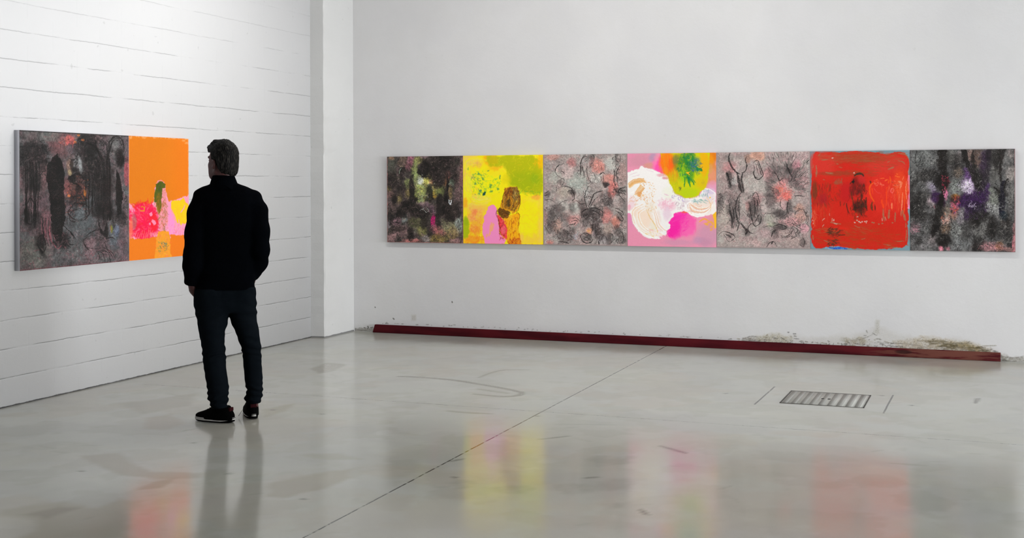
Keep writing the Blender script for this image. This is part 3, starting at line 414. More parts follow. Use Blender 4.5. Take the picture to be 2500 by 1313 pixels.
    c.warp(1.8, 6); c.grain(.016, 1.7); return c.out()

def painting_grey_trees():
    c = Cv(330, 340, [(33, 50), (1230, 38), (1237, 1270), (38, 1258)], (158, 142, 138), 15)
    c.mix(.6*sst(.45, .6, c.n(34, 4)), (172, 162, 154)); c.mix(.5*sst(.5, .62, c.n(22, 4)), (182, 148, 146))
    for b in [(120, 250, 60, 200, (164, 136, 132), .6), (200, 240, 70, 70, (206, 116, 118), .5), (560, 90, 90, 60, (206, 140, 112), .7), (440, 130, 40, 60, (170, 124, 104), .7), (520, 470, 160, 120, (178, 172, 164), .8), (260, 420, 50, 60, (176, 174, 170), .8), (140, 880, 90, 160, (172, 160, 148), .7), (690, 320, 50, 60, (204, 140, 140), .7), (870, 540, 110, 110, (214, 124, 116), .8), (930, 600, 60, 50, (232, 96, 84), .8), (860, 520, 30, 30, (240, 110, 80), .8), (900, 430, 60, 60, (206, 130, 130), .7), (980, 470, 60, 60, (176, 164, 158), .7), (1100, 100, 120, 60, (190, 160, 160), .7), (1060, 220, 50, 60, (196, 116, 130), .7), (1150, 420, 60, 80, (176, 140, 138), .7), (1090, 760, 60, 50, (206, 146, 124), .7), (1100, 870, 90, 60, (212, 146, 130), .7), (980, 930, 120, 60, (220, 148, 150), .75), (1150, 1010, 60, 50, (222, 146, 160), .7), (720, 880, 60, 60, (166, 164, 150), .8), (740, 960, 60, 30, (172, 176, 150), .7), (560, 640, 60, 80, (196, 130, 130), .5), (440, 740, 30, 50, (196, 130, 124), .6), (900, 720, 40, 60, (206, 160, 160), .7), (640, 1080, 110, 60, (186, 156, 156), .6), (300, 1200, 240, 50, (176, 160, 154), .6), (80, 1150, 50, 60, (176, 174, 166), .7), (550, 1200, 60, 40, (206, 170, 166), .7), (1060, 1180, 120, 60, (168, 144, 138), .7), (640, 750, 60, 80, (176, 158, 154), .6), (1130, 640, 70, 50, (166, 146, 142), .6), (900, 1060, 90, 50, (180, 152, 146), .6)]:
        c.blob(b[0], b[1], b[2], b[3], b[4], b[5], .9, 0, .5, 14)
    c.scr(630, 650, 600, 600, 1200, 36, 5, [(192, 184, 176), (214, 130, 134), (118, 106, 102), (144, 128, 122), (164, 162, 152)], .5)
    for x, y, rx, ry, a in [(1000, 320, 90, 90, .85), (950, 240, 60, 60, .6), (860, 300, 70, 70, .6), (1040, 440, 70, 60, .75), (1110, 500, 60, 40, .55), (760, 260, 70, 60, .5), (740, 380, 70, 80, .6), (700, 480, 50, 60, .45), (760, 560, 70, 70, .5), (740, 660, 60, 90, .5), (820, 560, 30, 40, .4), (860, 820, 90, 50, .7), (800, 820, 40, 40, .6), (960, 740, 40, 80, .7), (880, 860, 60, 30, .5), (200, 380, 34, 110, .8), (240, 490, 40, 50, .5), (80, 690, 40, 80, .5), (230, 760, 50, 90, .65), (300, 740, 40, 90, .6), (250, 880, 40, 80, .6), (500, 760, 60, 130, .75), (590, 860, 40, 80, .55), (820, 1000, 60, 50, .85), (790, 1070, 40, 60, .7), (890, 1000, 50, 30, .7), (350, 500, 30, 50, .7), (1140, 1180, 40, 50, .6), (210, 1110, 40, 30, .6), (420, 1060, 40, 60, .6), (200, 600, 90, 60, .35), (680, 590, 40, 40, .4), (190, 130, 60, 60, .35)]:
        c.blob(x, y, rx, ry, (54, 48, 48), a*.72, .95, 0, .65, 12)
    ra = lambda x, y: math.degrees(math.atan2(y-520, x-930))
    c.scr(960, 300, 270, 230, 330, 70, 5, [(36, 32, 32), (52, 46, 46), (170, 120, 124), (90, 80, 80), (190, 150, 150)], .7, ra, 10, 6)
    c.scr(1130, 420, 90, 140, 120, 50, 6, [(36, 32, 32), (196, 130, 134), (120, 100, 100)], .7, ra, 14, 6)
    for x, y, rx, ry, n, an in [(200, 400, 40, 130, 70, 80), (260, 800, 80, 190, 200, 88), (520, 760, 80, 200, 190, 85), (80, 700, 50, 120, 80, 75), (850, 830, 110, 60, 110, None), (1080, 860, 130, 120, 110, None), (960, 1020, 200, 110, 160, None), (740, 600, 90, 130, 70, 70), (200, 600, 130, 60, 80, 120)]:
        c.scr(x, y, rx, ry, n, 40, 5, [(36, 32, 32), (50, 44, 44), (96, 84, 82)], .7, an)
    Kk = (28, 26, 26)
    for p, w in [([(210, 60), (195, 130), (225, 220), (280, 290), (330, 320)], 22), ([(425, 100), (405, 150), (425, 220), (405, 290), (360, 310)], 14), ([(300, 310), (320, 380), (330, 460), (365, 560)], 34), ([(370, 310), (355, 400), (375, 480), (385, 560)], 26), ([(355, 560), (320, 610), (290, 690)], 8), ([(335, 600), (325, 700), (320, 800)], 8), ([(180, 310), (200, 400), (225, 490)], 26), ([(165, 300), (175, 350)], 18),
      ([(205, 700), (215, 820), (240, 900), (235, 1010)], 20), ([(290, 690), (280, 780), (305, 900), (325, 960), (305, 1040)], 18), ([(245, 740), (260, 850), (260, 940)], 16), ([(335, 760), (325, 900)], 9), ([(350, 950), (390, 1000), (430, 1050), (410, 1090)], 26), ([(480, 950), (440, 1010), (460, 1060), (510, 1080)], 13), ([(375, 790), (420, 830), (450, 870)], 6),
      ([(515, 190), (530, 160), (570, 155), (595, 220), (620, 290), (630, 340), (600, 380), (550, 390), (515, 330), (520, 250), (515, 200)], 13), ([(540, 190), (555, 260), (580, 340)], 7), ([(560, 170), (590, 260), (610, 340)], 9), ([(505, 300), (530, 360), (570, 370)], 12), ([(545, 200), (590, 210)], 6),
      ([(500, 600), (520, 560), (550, 565), (575, 620), (590, 690), (600, 770)], 10), ([(465, 690), (470, 780), (490, 880), (510, 960), (540, 990)], 15), ([(520, 640), (530, 740), (525, 860)], 11), ([(560, 640), (565, 720), (570, 780)], 11), ([(600, 850), (610, 900), (590, 950), (540, 990)], 13), ([(585, 830), (545, 900), (530, 950)], 9),
      ([(790, 310), (820, 360), (845, 405), (890, 370)], 11), ([(750, 70), (770, 130), (765, 180)], 6), ([(1215, 145), (1185, 185)], 12), ([(930, 200), (960, 280), (1000, 360)], 22),
      ([(60, 1110), (90, 1070), (150, 1050), (210, 1075), (260, 1090), (270, 1130), (240, 1160), (195, 1180), (150, 1120), (130, 1080)], 7), ([(150, 1090), (200, 1110), (230, 1130)], 16), ([(160, 1060), (220, 1080), (270, 1110)], 9),
      ([(780, 980), (840, 960), (900, 975), (925, 1010), (860, 1030)], 14), ([(740, 1120), (760, 1060), (800, 1020)], 20), ([(860, 1100), (920, 1110), (980, 1080), (1020, 1020)], 9), ([(870, 1130), (950, 1120), (1000, 1080)], 8), ([(1000, 990), (1060, 1010), (1070, 1050), (1040, 1070)], 9), ([(960, 930), (1040, 970), (1110, 1020), (1090, 1080)], 7), ([(980, 1150), (1040, 1120), (1060, 1100)], 7), ([(680, 1250), (720, 1190), (780, 1190), (810, 1240)], 8), ([(740, 1210), (760, 1180)], 14), ([(1100, 1210), (1150, 1240), (1160, 1170), (1140, 1130)], 8),
      ([(1110, 750), (1160, 800), (1190, 880), (1170, 940)], 7), ([(1140, 760), (1200, 850), (1205, 920), (1180, 955)], 6), ([(1000, 890), (1060, 960), (1120, 960)], 6), ([(1120, 960), (1200, 960), (1225, 1020), (1190, 1060)], 5), ([(640, 860), (670, 820), (740, 830), (760, 880)], 6), ([(640, 1000), (700, 980), (760, 980)], 6), ([(860, 640), (850, 720), (880, 760)], 9), ([(960, 650), (940, 720), (950, 820)], 14), ([(1020, 600), (1100, 600), (1160, 610)], 9), ([(40, 870), (50, 800), (48, 740)], 14), ([(1040, 840), (1050, 800), (1080, 790)], 8), ([(440, 640), (450, 600)], 7)]:
        c.st(p, w, Kk, .9, .6, .35)
    c.scr(900, 560, 110, 110, 140, 26, 6, [(240, 110, 90), (226, 130, 130), (250, 90, 100), (200, 150, 146)], .7, None, 60)
    c.warp(2, 8); c.curl(12, (84, 74, 74), .3); c.curl(9, (214, 150, 148), .3); c.curl(10, (190, 186, 180), .35); c.curl(8, (50, 44, 44), .3); c.rub(.11, 4); c.rub(.06, 14); c.sharp(.9); c.grain(.02, 1.4)
    e = np.minimum(np.minimum(c.X, c.w-c.X), c.h-c.Y); c.mix(.7*sst(9, 3, e+c.n(8)*3), (150, 134, 132)); return c.out()

def painting_red_square():
    c = Cv(340, 340, [(42, 42), (1287, 28), (1297, 1278), (50, 1268)], (118, 150, 160), 17)
    c.mix(.6*sst(.45, .6, c.n(30, 3)), (126, 158, 168)); c.poly([(1262, 340), (1300, 340), (1300, 760), (1255, 760)], (236, 160, 206), 1, 1, 2); c.poly([(42, 480), (60, 480), (62, 560), (42, 560)], (200, 150, 176), 1, 1, 2)
    c.poly([(60, 820), (90, 790), (100, 900), (62, 920)], (226, 150, 170), .8, 1.5, 3); c.blob(370, 1252, 130, 22, (140, 182, 210), .9, .5); c.st([(280, 1245), (360, 1258), (430, 1252), (510, 1262)], 26, (10, 74, 190), .95, .6, .25); c.scr(380, 1255, 90, 12, 30, 40, 6, [(20, 90, 200), (120, 170, 220)], .8, 10)
    R = (214, 36, 20)
    c.poly([(75, 80), (110, 52), (180, 62), (300, 52), (420, 60), (520, 45), (640, 40), (760, 48), (880, 60), (1000, 80), (1100, 55), (1170, 48), (1230, 65), (1272, 120), (1280, 200), (1268, 330), (1262, 450), (1278, 560), (1258, 700), (1268, 800), (1280, 900), (1255, 960), (1272, 1050), (1265, 1150), (1255, 1210), (1200, 1240), (1080, 1250), (960, 1262), (840, 1268), (700, 1262), (560, 1250), (420, 1235), (300, 1230), (180, 1262), (110, 1255), (65, 1200), (48, 1120), (62, 1020), (50, 950), (70, 850), (60, 700), (48, 560), (62, 420), (60, 330), (70, 200)], R, 1, 1.2, 3.5, 9)
    m0 = c.px[..., 0]-c.px[..., 2] > .35
    br = (150, 84, 42)
    c.blob(180, 200, 200, 160, (220, 56, 44), .8, 1); c.blob(1000, 220, 260, 120, (218, 58, 44), .8, 1); c.blob(1000, 560, 260, 240, (232, 48, 34), .8, .9); c.blob(1180, 470, 90, 200, (240, 74, 30), .8, .9); c.blob(660, 130, 330, 60, (174, 66, 36), .85, .9); c.blob(420, 320, 260, 24, (164, 62, 34), .7, .9); c.blob(700, 1060, 500, 140, (206, 40, 14), .7, 1); c.blob(420, 1020, 120, 40, (232, 36, 20), .6, 1)
    c.scr(650, 110, 560, 60, 150, 110, 7, [br, (190, 76, 44), (160, 110, 70), (206, 60, 40)], .6, 2, 8, 5); c.scr(520, 320, 330, 40, 60, 120, 8, [br, (180, 60, 36)], .6, -2, 8, 5); c.scr(700, 200, 450, 60, 60, 90, 7, [br, (184, 64, 36)], .6, 0, 8, 5)
    c.scr(620, 1130, 540, 120, 170, 120, 8, [(176, 74, 26), (214, 44, 24), (150, 90, 40), (196, 60, 20)], .65, 6, 8, 6); c.scr(600, 990, 160, 60, 50, 80, 7, [(170, 90, 50), (200, 50, 30)], .7, 14, 10, 6); c.scr(220, 1040, 150, 30, 30, 90, 9, [(176, 92, 50)], .8, -8, 6)
    c.scr(180, 560, 130, 150, 130, 80, 8, [(126, 72, 36), (160, 60, 30), (120, 20, 30), (190, 30, 20)], .65, 90, 6, 5); c.blob(100, 530, 34, 110, (104, 62, 32), .7, .9); c.blob(200, 640, 60, 70, (166, 26, 40), .6, .9); c.blob(500, 560, 90, 120, (190, 20, 30), .6, 1); c.blob(390, 430, 50, 30, (160, 90, 60), .6, .8); c.scr(400, 430, 60, 50, 20, 40, 8, [(150, 100, 70)], .7, -40)
    c.scr(210, 800, 150, 120, 80, 90, 7, [(214, 60, 30), (190, 60, 30), (226, 70, 40)], .7, 90, 5, 3); c.scr(90, 850, 26, 90, 20, 90, 7, [(226, 120, 90), (230, 90, 50)], .8, 90, 5)
    ta = (166, 118, 86); wt = (220, 190, 176)
    for p, w in [([(80, 215), (78, 250)], 12), ([(120, 220), (125, 300), (120, 360)], 16), ([(110, 300), (118, 340)], 10), ([(190, 155), (270, 145)], 13), ([(370, 200), (400, 203)], 10), ([(400, 240), (445, 250)], 8), ([(1140, 160), (1200, 175), (1230, 205)], 13), ([(1150, 70), (1230, 80), (1270, 130)], 16), ([(1010, 180), (1040, 170)], 12), ([(1020, 270), (1090, 240)], 20), ([(205, 395), (230, 405)], 8), ([(300, 930), (360, 945), (430, 950)], 20), ([(350, 960), (400, 955)], 8), ([(200, 1000), (215, 960)], 9), ([(1200, 780), (1225, 860), (1235, 900)], 26), ([(1180, 790), (1185, 850)], 18), ([(1110, 800), (1108, 920)], 18), ([(1035, 770), (1030, 850), (1025, 880)], 26), ([(960, 760), (965, 850), (980, 910)], 22), ([(1240, 930), (1245, 1000)], 12), ([(1250, 1020), (1250, 1100), (1240, 1160)], 12), ([(1130, 1165), (1220, 1160)], 10), ([(80, 1100), (85, 1150)], 20), ([(220, 1160), (300, 1185)], 14), ([(960, 1200), (1060, 1215)], 12), ([(980, 1240), (1180, 1240)], 9), ([(690, 1140), (740, 1130)], 10), ([(170, 70), (150, 100)], 14), ([(240, 310), (330, 320)], 18), ([(600, 970), (670, 1000)], 12)]: c.st(p, w, ta, .9, .5, .3)
    for p, w in [([(320, 880), (318, 920)], 9), ([(340, 890), (345, 915)], 12), ([(285, 820), (290, 850)], 7), ([(200, 910), (225, 880)], 9), ([(205, 985), (215, 960)], 7), ([(340, 940), (390, 950)], 10), ([(945, 870), (950, 910)], 10), ([(1000, 905), (985, 860)], 6), ([(80, 940), (84, 955)], 10), ([(80, 900), (84, 920)], 9)]: c.st(p, w, wt, .9, .4, .2)
    for x, y in [(630, 905), (660, 920), (700, 920), (740, 920), (760, 915), (750, 935), (610, 930), (640, 860), (905, 950), (960, 940), (850, 935), (820, 930), (1080, 935), (594, 312), (320, 125), (680, 930)]: c.blob(x+c.r.randn()*4, y, 10, 8, wt if x < 780 else ta, .95, .4, 0, .6, 4)
    # orange drips
    og = [(246, 92, 20), (250, 120, 50), (250, 140, 100), (248, 70, 24)]
    for p, w in [([(840, 435), (800, 470), (790, 540), (810, 610), (845, 665)], 20), ([(820, 500), (830, 580)], 9), ([(1005, 490), (1000, 600), (1003, 720)], 14), ([(1045, 360), (1050, 430)], 14), ([(1250, 420), (1240, 520), (1255, 640)], 12), ([(1200, 560), (1195, 680), (1190, 780)], 14), ([(1225, 590), (1225, 720), (1215, 820)], 11), ([(940, 650), (950, 700), (965, 750)], 24), ([(1130, 470), (1130, 580)], 16), ([(1150, 420), (1180, 440), (1170, 500)], 30), ([(980, 410), (1010, 395)], 12), ([(1110, 350), (1160, 365)], 10), ([(930, 380), (975, 380)], 10), ([(870, 420), (890, 400)], 8), ([(1260, 700), (1255, 760)], 8), ([(1065, 690), (1070, 760)], 20), ([(1030, 400), (1020, 440)], 9), ([(1120, 320), (1140, 330)], 9), ([(1210, 360), (1200, 400)], 8)]: c.st(p, w, og[c.r.randint(4)], .95, .4, .2)
    c.scr(900, 430, 60, 40, 26, 26, 6, [(252, 150, 120), (250, 110, 80)], .85); c.scr(1100, 560, 170, 190, 90, 90, 7, og+[(226, 60, 40)], .55, 90, 6, 4); c.scr(1110, 480, 40, 60, 20, 40, 6, [(170, 60, 40), (252, 150, 120)], .8); c.loop(1070, 530, 16, 30, 9, (250, 120, 120), .8); c.st([(840, 500), (880, 550), (930, 570)], 5, (240, 90, 90), .8)
    # figure
    dk = (58, 36, 24)
    c.blob(640, 470, 80, 110, (120, 22, 18), .8, .9); c.blob(600, 540, 60, 60, (110, 20, 20), .6, .9); c.blob(690, 400, 50, 60, (206, 40, 40), .8, .8)
    c.st([(600, 350), (640, 325), (690, 325), (715, 350)], 24, (48, 44, 30), .95, .5, .2); c.poly([(560, 420), (590, 395), (605, 420), (590, 455), (565, 440)], (14, 20, 16), .95, 1.5, 4); c.st([(560, 430), (545, 450)], 10, dk, .9)
    for p, w in [([(715, 450), (720, 490)], 16), ([(725, 530), (732, 550)], 10), ([(685, 530), (690, 600), (680, 680)], 24), ([(645, 620), (640, 690)], 14), ([(560, 550), (570, 620), (590, 700)], 16), ([(750, 620), (745, 700), (755, 770)], 22), ([(800, 415), (805, 440)], 20), ([(820, 680), (815, 740), (830, 780)], 26), ([(855, 710), (860, 780)], 12), ([(505, 690), (510, 760), (540, 820)], 11), ([(460, 720), (480, 680)], 8), ([(550, 740), (555, 780)], 12), ([(620, 700), (610, 760), (620, 800)], 26), ([(700, 700), (690, 740)], 30), ([(680, 800), (690, 840)], 20), ([(420, 670), (425, 730)], 8), ([(720, 640), (740, 700)], 14)]: c.st(p, w, [dk, (84, 56, 24), (44, 28, 18)][c.r.randint(3)], .9, .5, .3)
    c.blob(660, 730, 80, 70, (60, 22, 14), .8, .9); c.scr(670, 740, 90, 70, 90, 44, 8, [dk, (30, 18, 12), (120, 30, 20), (90, 70, 30)], .8); c.scr(640, 560, 110, 140, 110, 60, 8, [dk, (150, 20, 20), (96, 30, 20), (206, 40, 20)], .6, 90, 12); c.scr(620, 820, 110, 60, 50, 40, 8, [(130, 70, 30), (110, 30, 20)], .6, 90, 20); c.scr(300, 560, 130, 130, 50, 60, 7, [(150, 60, 30), (110, 50, 30)], .5, 90, 10)
    c.scr(330, 1070, 90, 60, 60, 60, 9, [(90, 50, 30), (60, 40, 26), (130, 40, 24)], .8, -15, 12); c.scr(320, 1170, 60, 40, 30, 50, 8, [(70, 50, 30), (110, 50, 30)], .8, 0, 14); c.scr(290, 1215, 40, 14, 16, 50, 7, [(80, 50, 30)], .8, 0)
    c.warp(1.8, 5); c.grain(.022, 1.6); return c.out()

def painting_violet_forest():
    c = Cv(350, 340, [(47, 52), (1303, 45), (1305, 1268), (55, 1243)], (78, 76, 76), 19)
    c.mottle([(96, 96, 94), (56, 54, 54)], 34, .6, .45, .6)
    for b in [(200, 160, 130, 130, (110, 112, 110), .8), (90, 330, 50, 110, (104, 104, 102), .7), (540, 150, 60, 90, (104, 102, 98), .8), (640, 130, 36, 60, (150, 138, 138), .7), (310, 460, 70, 80, (134, 130, 136), .85), (340, 500, 50, 50, (140, 126, 150), .7), (600, 480, 60, 90, (140, 146, 140), .85), (740, 470, 90, 100, (196, 184, 200), .8), (620, 320, 60, 60, (120, 100, 84), .7), (850, 150, 80, 110, (96, 70, 60), .8), (760, 100, 30, 50, (130, 100, 90), .7), (940, 180, 40, 110, (60, 40, 66), .8), (1060, 300, 60, 130, (86, 84, 80), .7), (1180, 200, 60, 120, (104, 102, 100), .7), (1250, 340, 50, 100, (150, 140, 134), .8), (1250, 110, 40, 60, (136, 124, 120), .6), (1020, 620, 90, 120, (126, 130, 118), .85), (1040, 750, 100, 60, (146, 146, 146), .8), (1250, 600, 50, 120, (120, 118, 114), .7), (300, 660, 60, 70, (146, 126, 130), .8), (365, 735, 30, 20, (220, 130, 150), .95), (480, 800, 70, 80, (140, 120, 104), .8), (470, 900, 70, 60, (176, 146, 134), .8), (500, 760, 30, 60, (110, 96, 84), .6), (590, 700, 50, 80, (180, 90, 110), .8), (590, 620, 50, 40, (150, 84, 20), .9), (580, 830, 40, 60, (160, 100, 80), .8), (650, 860, 50, 80, (150, 140, 146), .7), (600, 1020, 100, 80, (134, 136, 132), .8), (660, 1160, 110, 80, (124, 126, 126), .8), (470, 990, 60, 60, (112, 84, 62), .8), (200, 1150, 140, 80, (118, 114, 114), .8), (110, 980, 60, 60, (136, 104, 112), .7), (420, 1220, 30, 36, (226, 120, 140), .9), (500, 1220, 28, 24, (190, 110, 126), .8), (330, 1120, 60, 60, (124, 110, 110), .6), (900, 1000, 110, 90, (100, 98, 94), .7), (1010, 1200, 150, 50, (180, 120, 124), .8), (1120, 1190, 50, 60, (130, 84, 54), .8), (1285, 1100, 20, 160, (190, 118, 122), .85), (1230, 1230, 60, 25, (150, 100, 96), .7), (1180, 880, 60, 80, (84, 70, 62), .6), (480, 450, 30, 60, (150, 50, 70), .7), (480, 590, 26, 40, (206, 110, 150), .85), (150, 700, 80, 60, (70, 68, 66), .5), (830, 830, 60, 40, (64, 60, 60), .5), (1190, 700, 30, 60, (90, 94, 96), .6)]:
        c.blob(b[0], b[1], b[2], b[3], b[4], b[5], .95, 0, .5, 15)
    c.scr(680, 650, 620, 600, 1600, 36, 5, [(126, 124, 120), (44, 42, 42), (100, 98, 96), (60, 56, 56), (150, 142, 142)], .55)
    P = (44, 14, 60)
    for x, y, rx, ry, col, a in [(750, 330, 60, 90, (74, 36, 96), .85), (360, 610, 50, 70, P, .85), (420, 660, 50, 80, (44, 16, 40), .9), (720, 680, 110, 80, P, .95), (830, 640, 130, 110, P, .9), (930, 560, 60, 110, (40, 14, 56), .9), (850, 740, 110, 70, (26, 14, 34), .85), (740, 830, 50, 60, (44, 20, 54), .7), (930, 240, 50, 160, (40, 24, 44), .7), (970, 480, 40, 40, (60, 30, 84), .7), (760, 440, 70, 70, (120, 80, 140), .5)]:
        c.blob(x, y, rx, ry, col, a, .8, 0, .55, 13)
    c.blob(745, 480, 50, 80, (206, 190, 210), .9, .9, -20, .6, 10); c.scr(760, 490, 60, 80, 120, 34, 5, [(226, 214, 228), (160, 110, 190), (240, 230, 240)], .7, lambda x, y: math.degrees(math.atan2(y-480, x-740)), 20)
    Bk = (20, 16, 14)
    for x, y, rx, ry, a in [(440, 180, 60, 170, .85), (250, 360, 130, 80, .6), (130, 760, 90, 110, .7), (180, 640, 70, 90, .6), (200, 850, 110, 50, .5), (400, 780, 60, 120, .85), (350, 960, 60, 110, .85), (450, 1110, 80, 80, .95), (600, 200, 90, 90, .55), (570, 650, 60, 40, .7), (850, 400, 60, 100, .7), (880, 500, 50, 50, .7), (860, 850, 100, 70, .8), (1020, 980, 60, 130, .85), (940, 820, 60, 40, .6), (1080, 160, 40, 140, .7), (1000, 120, 40, 90, .5), (1140, 560, 60, 60, .7), (1190, 880, 50, 60, .6), (1180, 1000, 110, 90, .55), (380, 430, 40, 90, .8), (860, 1140, 80, 60, .6), (850, 1220, 70, 40, .75), (70, 600, 40, 120, .4), (450, 430, 60, 100, .6), (800, 930, 80, 60, .6), (1240, 1150, 50, 60, .5), (700, 1060, 50, 90, .35), (150, 1140, 40, 40, .5), (100, 450, 50, 60, .5)]:
        c.blob(x, y, rx, ry, Bk, a, .85, 0, .6, 12)
    T = (22, 17, 15)
    c.poly([(380, 50), (490, 50), (465, 150), (490, 280), (520, 400), (500, 520), (460, 600), (440, 700), (410, 800), (400, 940), (380, 1040), (310, 1090), (300, 980), (350, 850), (350, 760), (400, 640), (420, 560), (400, 440), (410, 280), (390, 160)], T, .88, 3, 7, 12)
    c.poly([(655, 50), (725, 50), (740, 150), (790, 260), (830, 380), (880, 500), (860, 560), (820, 480), (780, 380), (730, 280), (690, 210)], T, .92, 2.5, 5); c.poly([(800, 50), (830, 200), (840, 340), (880, 420), (840, 430), (800, 300), (780, 140)], T, .8, 2.5, 5)
    c.poly([(960, 50), (1010, 50), (1010, 200), (1000, 340), (970, 470), (900, 560), (920, 400), (960, 250)], (34, 26, 34), .8, 3, 6); c.poly([(1080, 50), (1190, 50), (1160, 200), (1140, 350), (1150, 460), (1130, 470), (1110, 380), (1110, 200)], T, .85, 3, 6)
    c.poly([(1120, 540), (1130, 460), (1150, 440), (1200, 420), (1165, 520), (1180, 620), (1185, 740), (1160, 830), (1110, 830), (1105, 700), (1110, 600)], (14, 10, 24), .96, 2, 4); c.st([(1050, 500), (1090, 530), (1125, 570)], 22, T, .85); c.st([(1170, 520), (1190, 450), (1215, 400)], 22, T, .9); c.blob(1160, 840, 50, 50, (20, 34, 44), .7, .9)
    for p, w in [([(130, 60), (115, 150), (130, 240), (165, 220), (180, 140), (215, 70)], 9), ([(320, 370), (350, 320), (390, 350), (400, 420)], 12), ([(330, 400), (345, 470), (380, 500)], 14), ([(650, 850), (660, 950), (690, 970), (720, 880)], 6), ([(690, 820), (700, 920)], 6), ([(530, 830), (550, 920), (590, 960)], 9), ([(400, 940), (450, 950), (540, 920)], 7), ([(410, 960), (470, 990)], 8), ([(790, 1240), (830, 1210), (880, 1230), (890, 1250)], 10), ([(800, 1225), (850, 1250)], 8), ([(150, 1140), (180, 1100), (200, 1130)], 10), ([(620, 400), (640, 450), (610, 500)], 6), ([(905, 680), (915, 740), (930, 790)], 10), ([(1060, 450), (1090, 480), (1080, 520)], 9), ([(780, 220), (800, 270), (790, 320)], 8), ([(1240, 910), (1300, 890)], 5)]: c.st(p, w, (16, 14, 14), .9, .5, .3)
    for x, y, rx, ry, n, an in [(200, 350, 160, 250, 300, 130), (200, 760, 150, 170, 260, 110), (620, 350, 90, 190, 200, None), (860, 330, 130, 250, 220, 90), (1180, 700, 110, 300, 260, 80), (1180, 1080, 120, 130, 260, -60), (900, 1060, 160, 130, 240, 90), (180, 1030, 140, 120, 220, 200), (600, 960, 90, 260, 180, 80), (450, 1010, 80, 100, 130, None), (1030, 700, 90, 130, 150, None)]:
        c.scr(x, y, rx, ry, n, 36, 5, [(18, 16, 16), (30, 28, 28), (130, 126, 122), (90, 86, 84), (20, 18, 18)], .75, an)
    c.scr(780, 700, 190, 170, 160, 36, 6, [(70, 24, 96), (30, 10, 40), (90, 40, 110), (20, 12, 24)], .7); c.scr(470, 450, 40, 80, 40, 24, 8, [(190, 60, 84), (120, 20, 40)], .8); c.scr(590, 700, 40, 90, 70, 26, 8, [(226, 90, 130), (190, 80, 40), (206, 70, 90)], .8); c.scr(780, 710, 50, 30, 30, 26, 7, [(190, 176, 196), (150, 130, 160)], .85, -10); c.scr(480, 580, 24, 60, 30, 24, 8, [(230, 120, 160), (210, 90, 130)], .85); c.scr(470, 860, 50, 60, 30, 20, 7, [(214, 100, 60), (226, 130, 120)], .8)
    c.scr(1050, 740, 110, 60, 100, 30, 6, [(176, 176, 172), (30, 28, 28)], .7); c.scr(1020, 1200, 140, 50, 90, 30, 6, [(206, 126, 134), (60, 40, 40)], .7); c.scr(100, 980, 60, 70, 40, 26, 6, [(206, 120, 140), (60, 50, 50)], .7); c.scr(1285, 1150, 16, 120, 40, 40, 7, [(214, 120, 130)], .7, 90, 10)
    c.px = np.clip(c.px*1.08+.01, 0, 1); c.warp(3, 9); c.curl(12, (24, 22, 22), .5); c.curl(10, (136, 134, 130), .3); c.curl(7, (20, 18, 18), .55); c.curl(8, (130, 128, 124), .35); c.rub(.2, 5); c.rub(.12, 13); c.sharp(1.1); c.grain(.02, 1.5)
    c.mix(.8*sst(5, 2, c.w-c.X+c.n(8)*2), (180, 128, 128)); return c.out()
import bpy
PI = math.pi
for o in list(bpy.data.objects): bpy.data.objects.remove(o)
COL = bpy.context.scene.collection
# ---------------------------------------------------------------- measured place (metres)
XL = -6.3145; YB = 11.1903; CH = 1.5325; ZC = 4.7
XR = 11.0; YF = -4.0; XP = -6.165; YP = 10.60        # pilaster face and its near edge
def lin(c):
    c = np.asarray(c, float); return np.where(c <= .04045, c/12.92, ((c+.055)/1.055)**2.4)
def L3(r, g, b): return tuple(float(v) for v in lin(np.array([r, g, b])/255.))
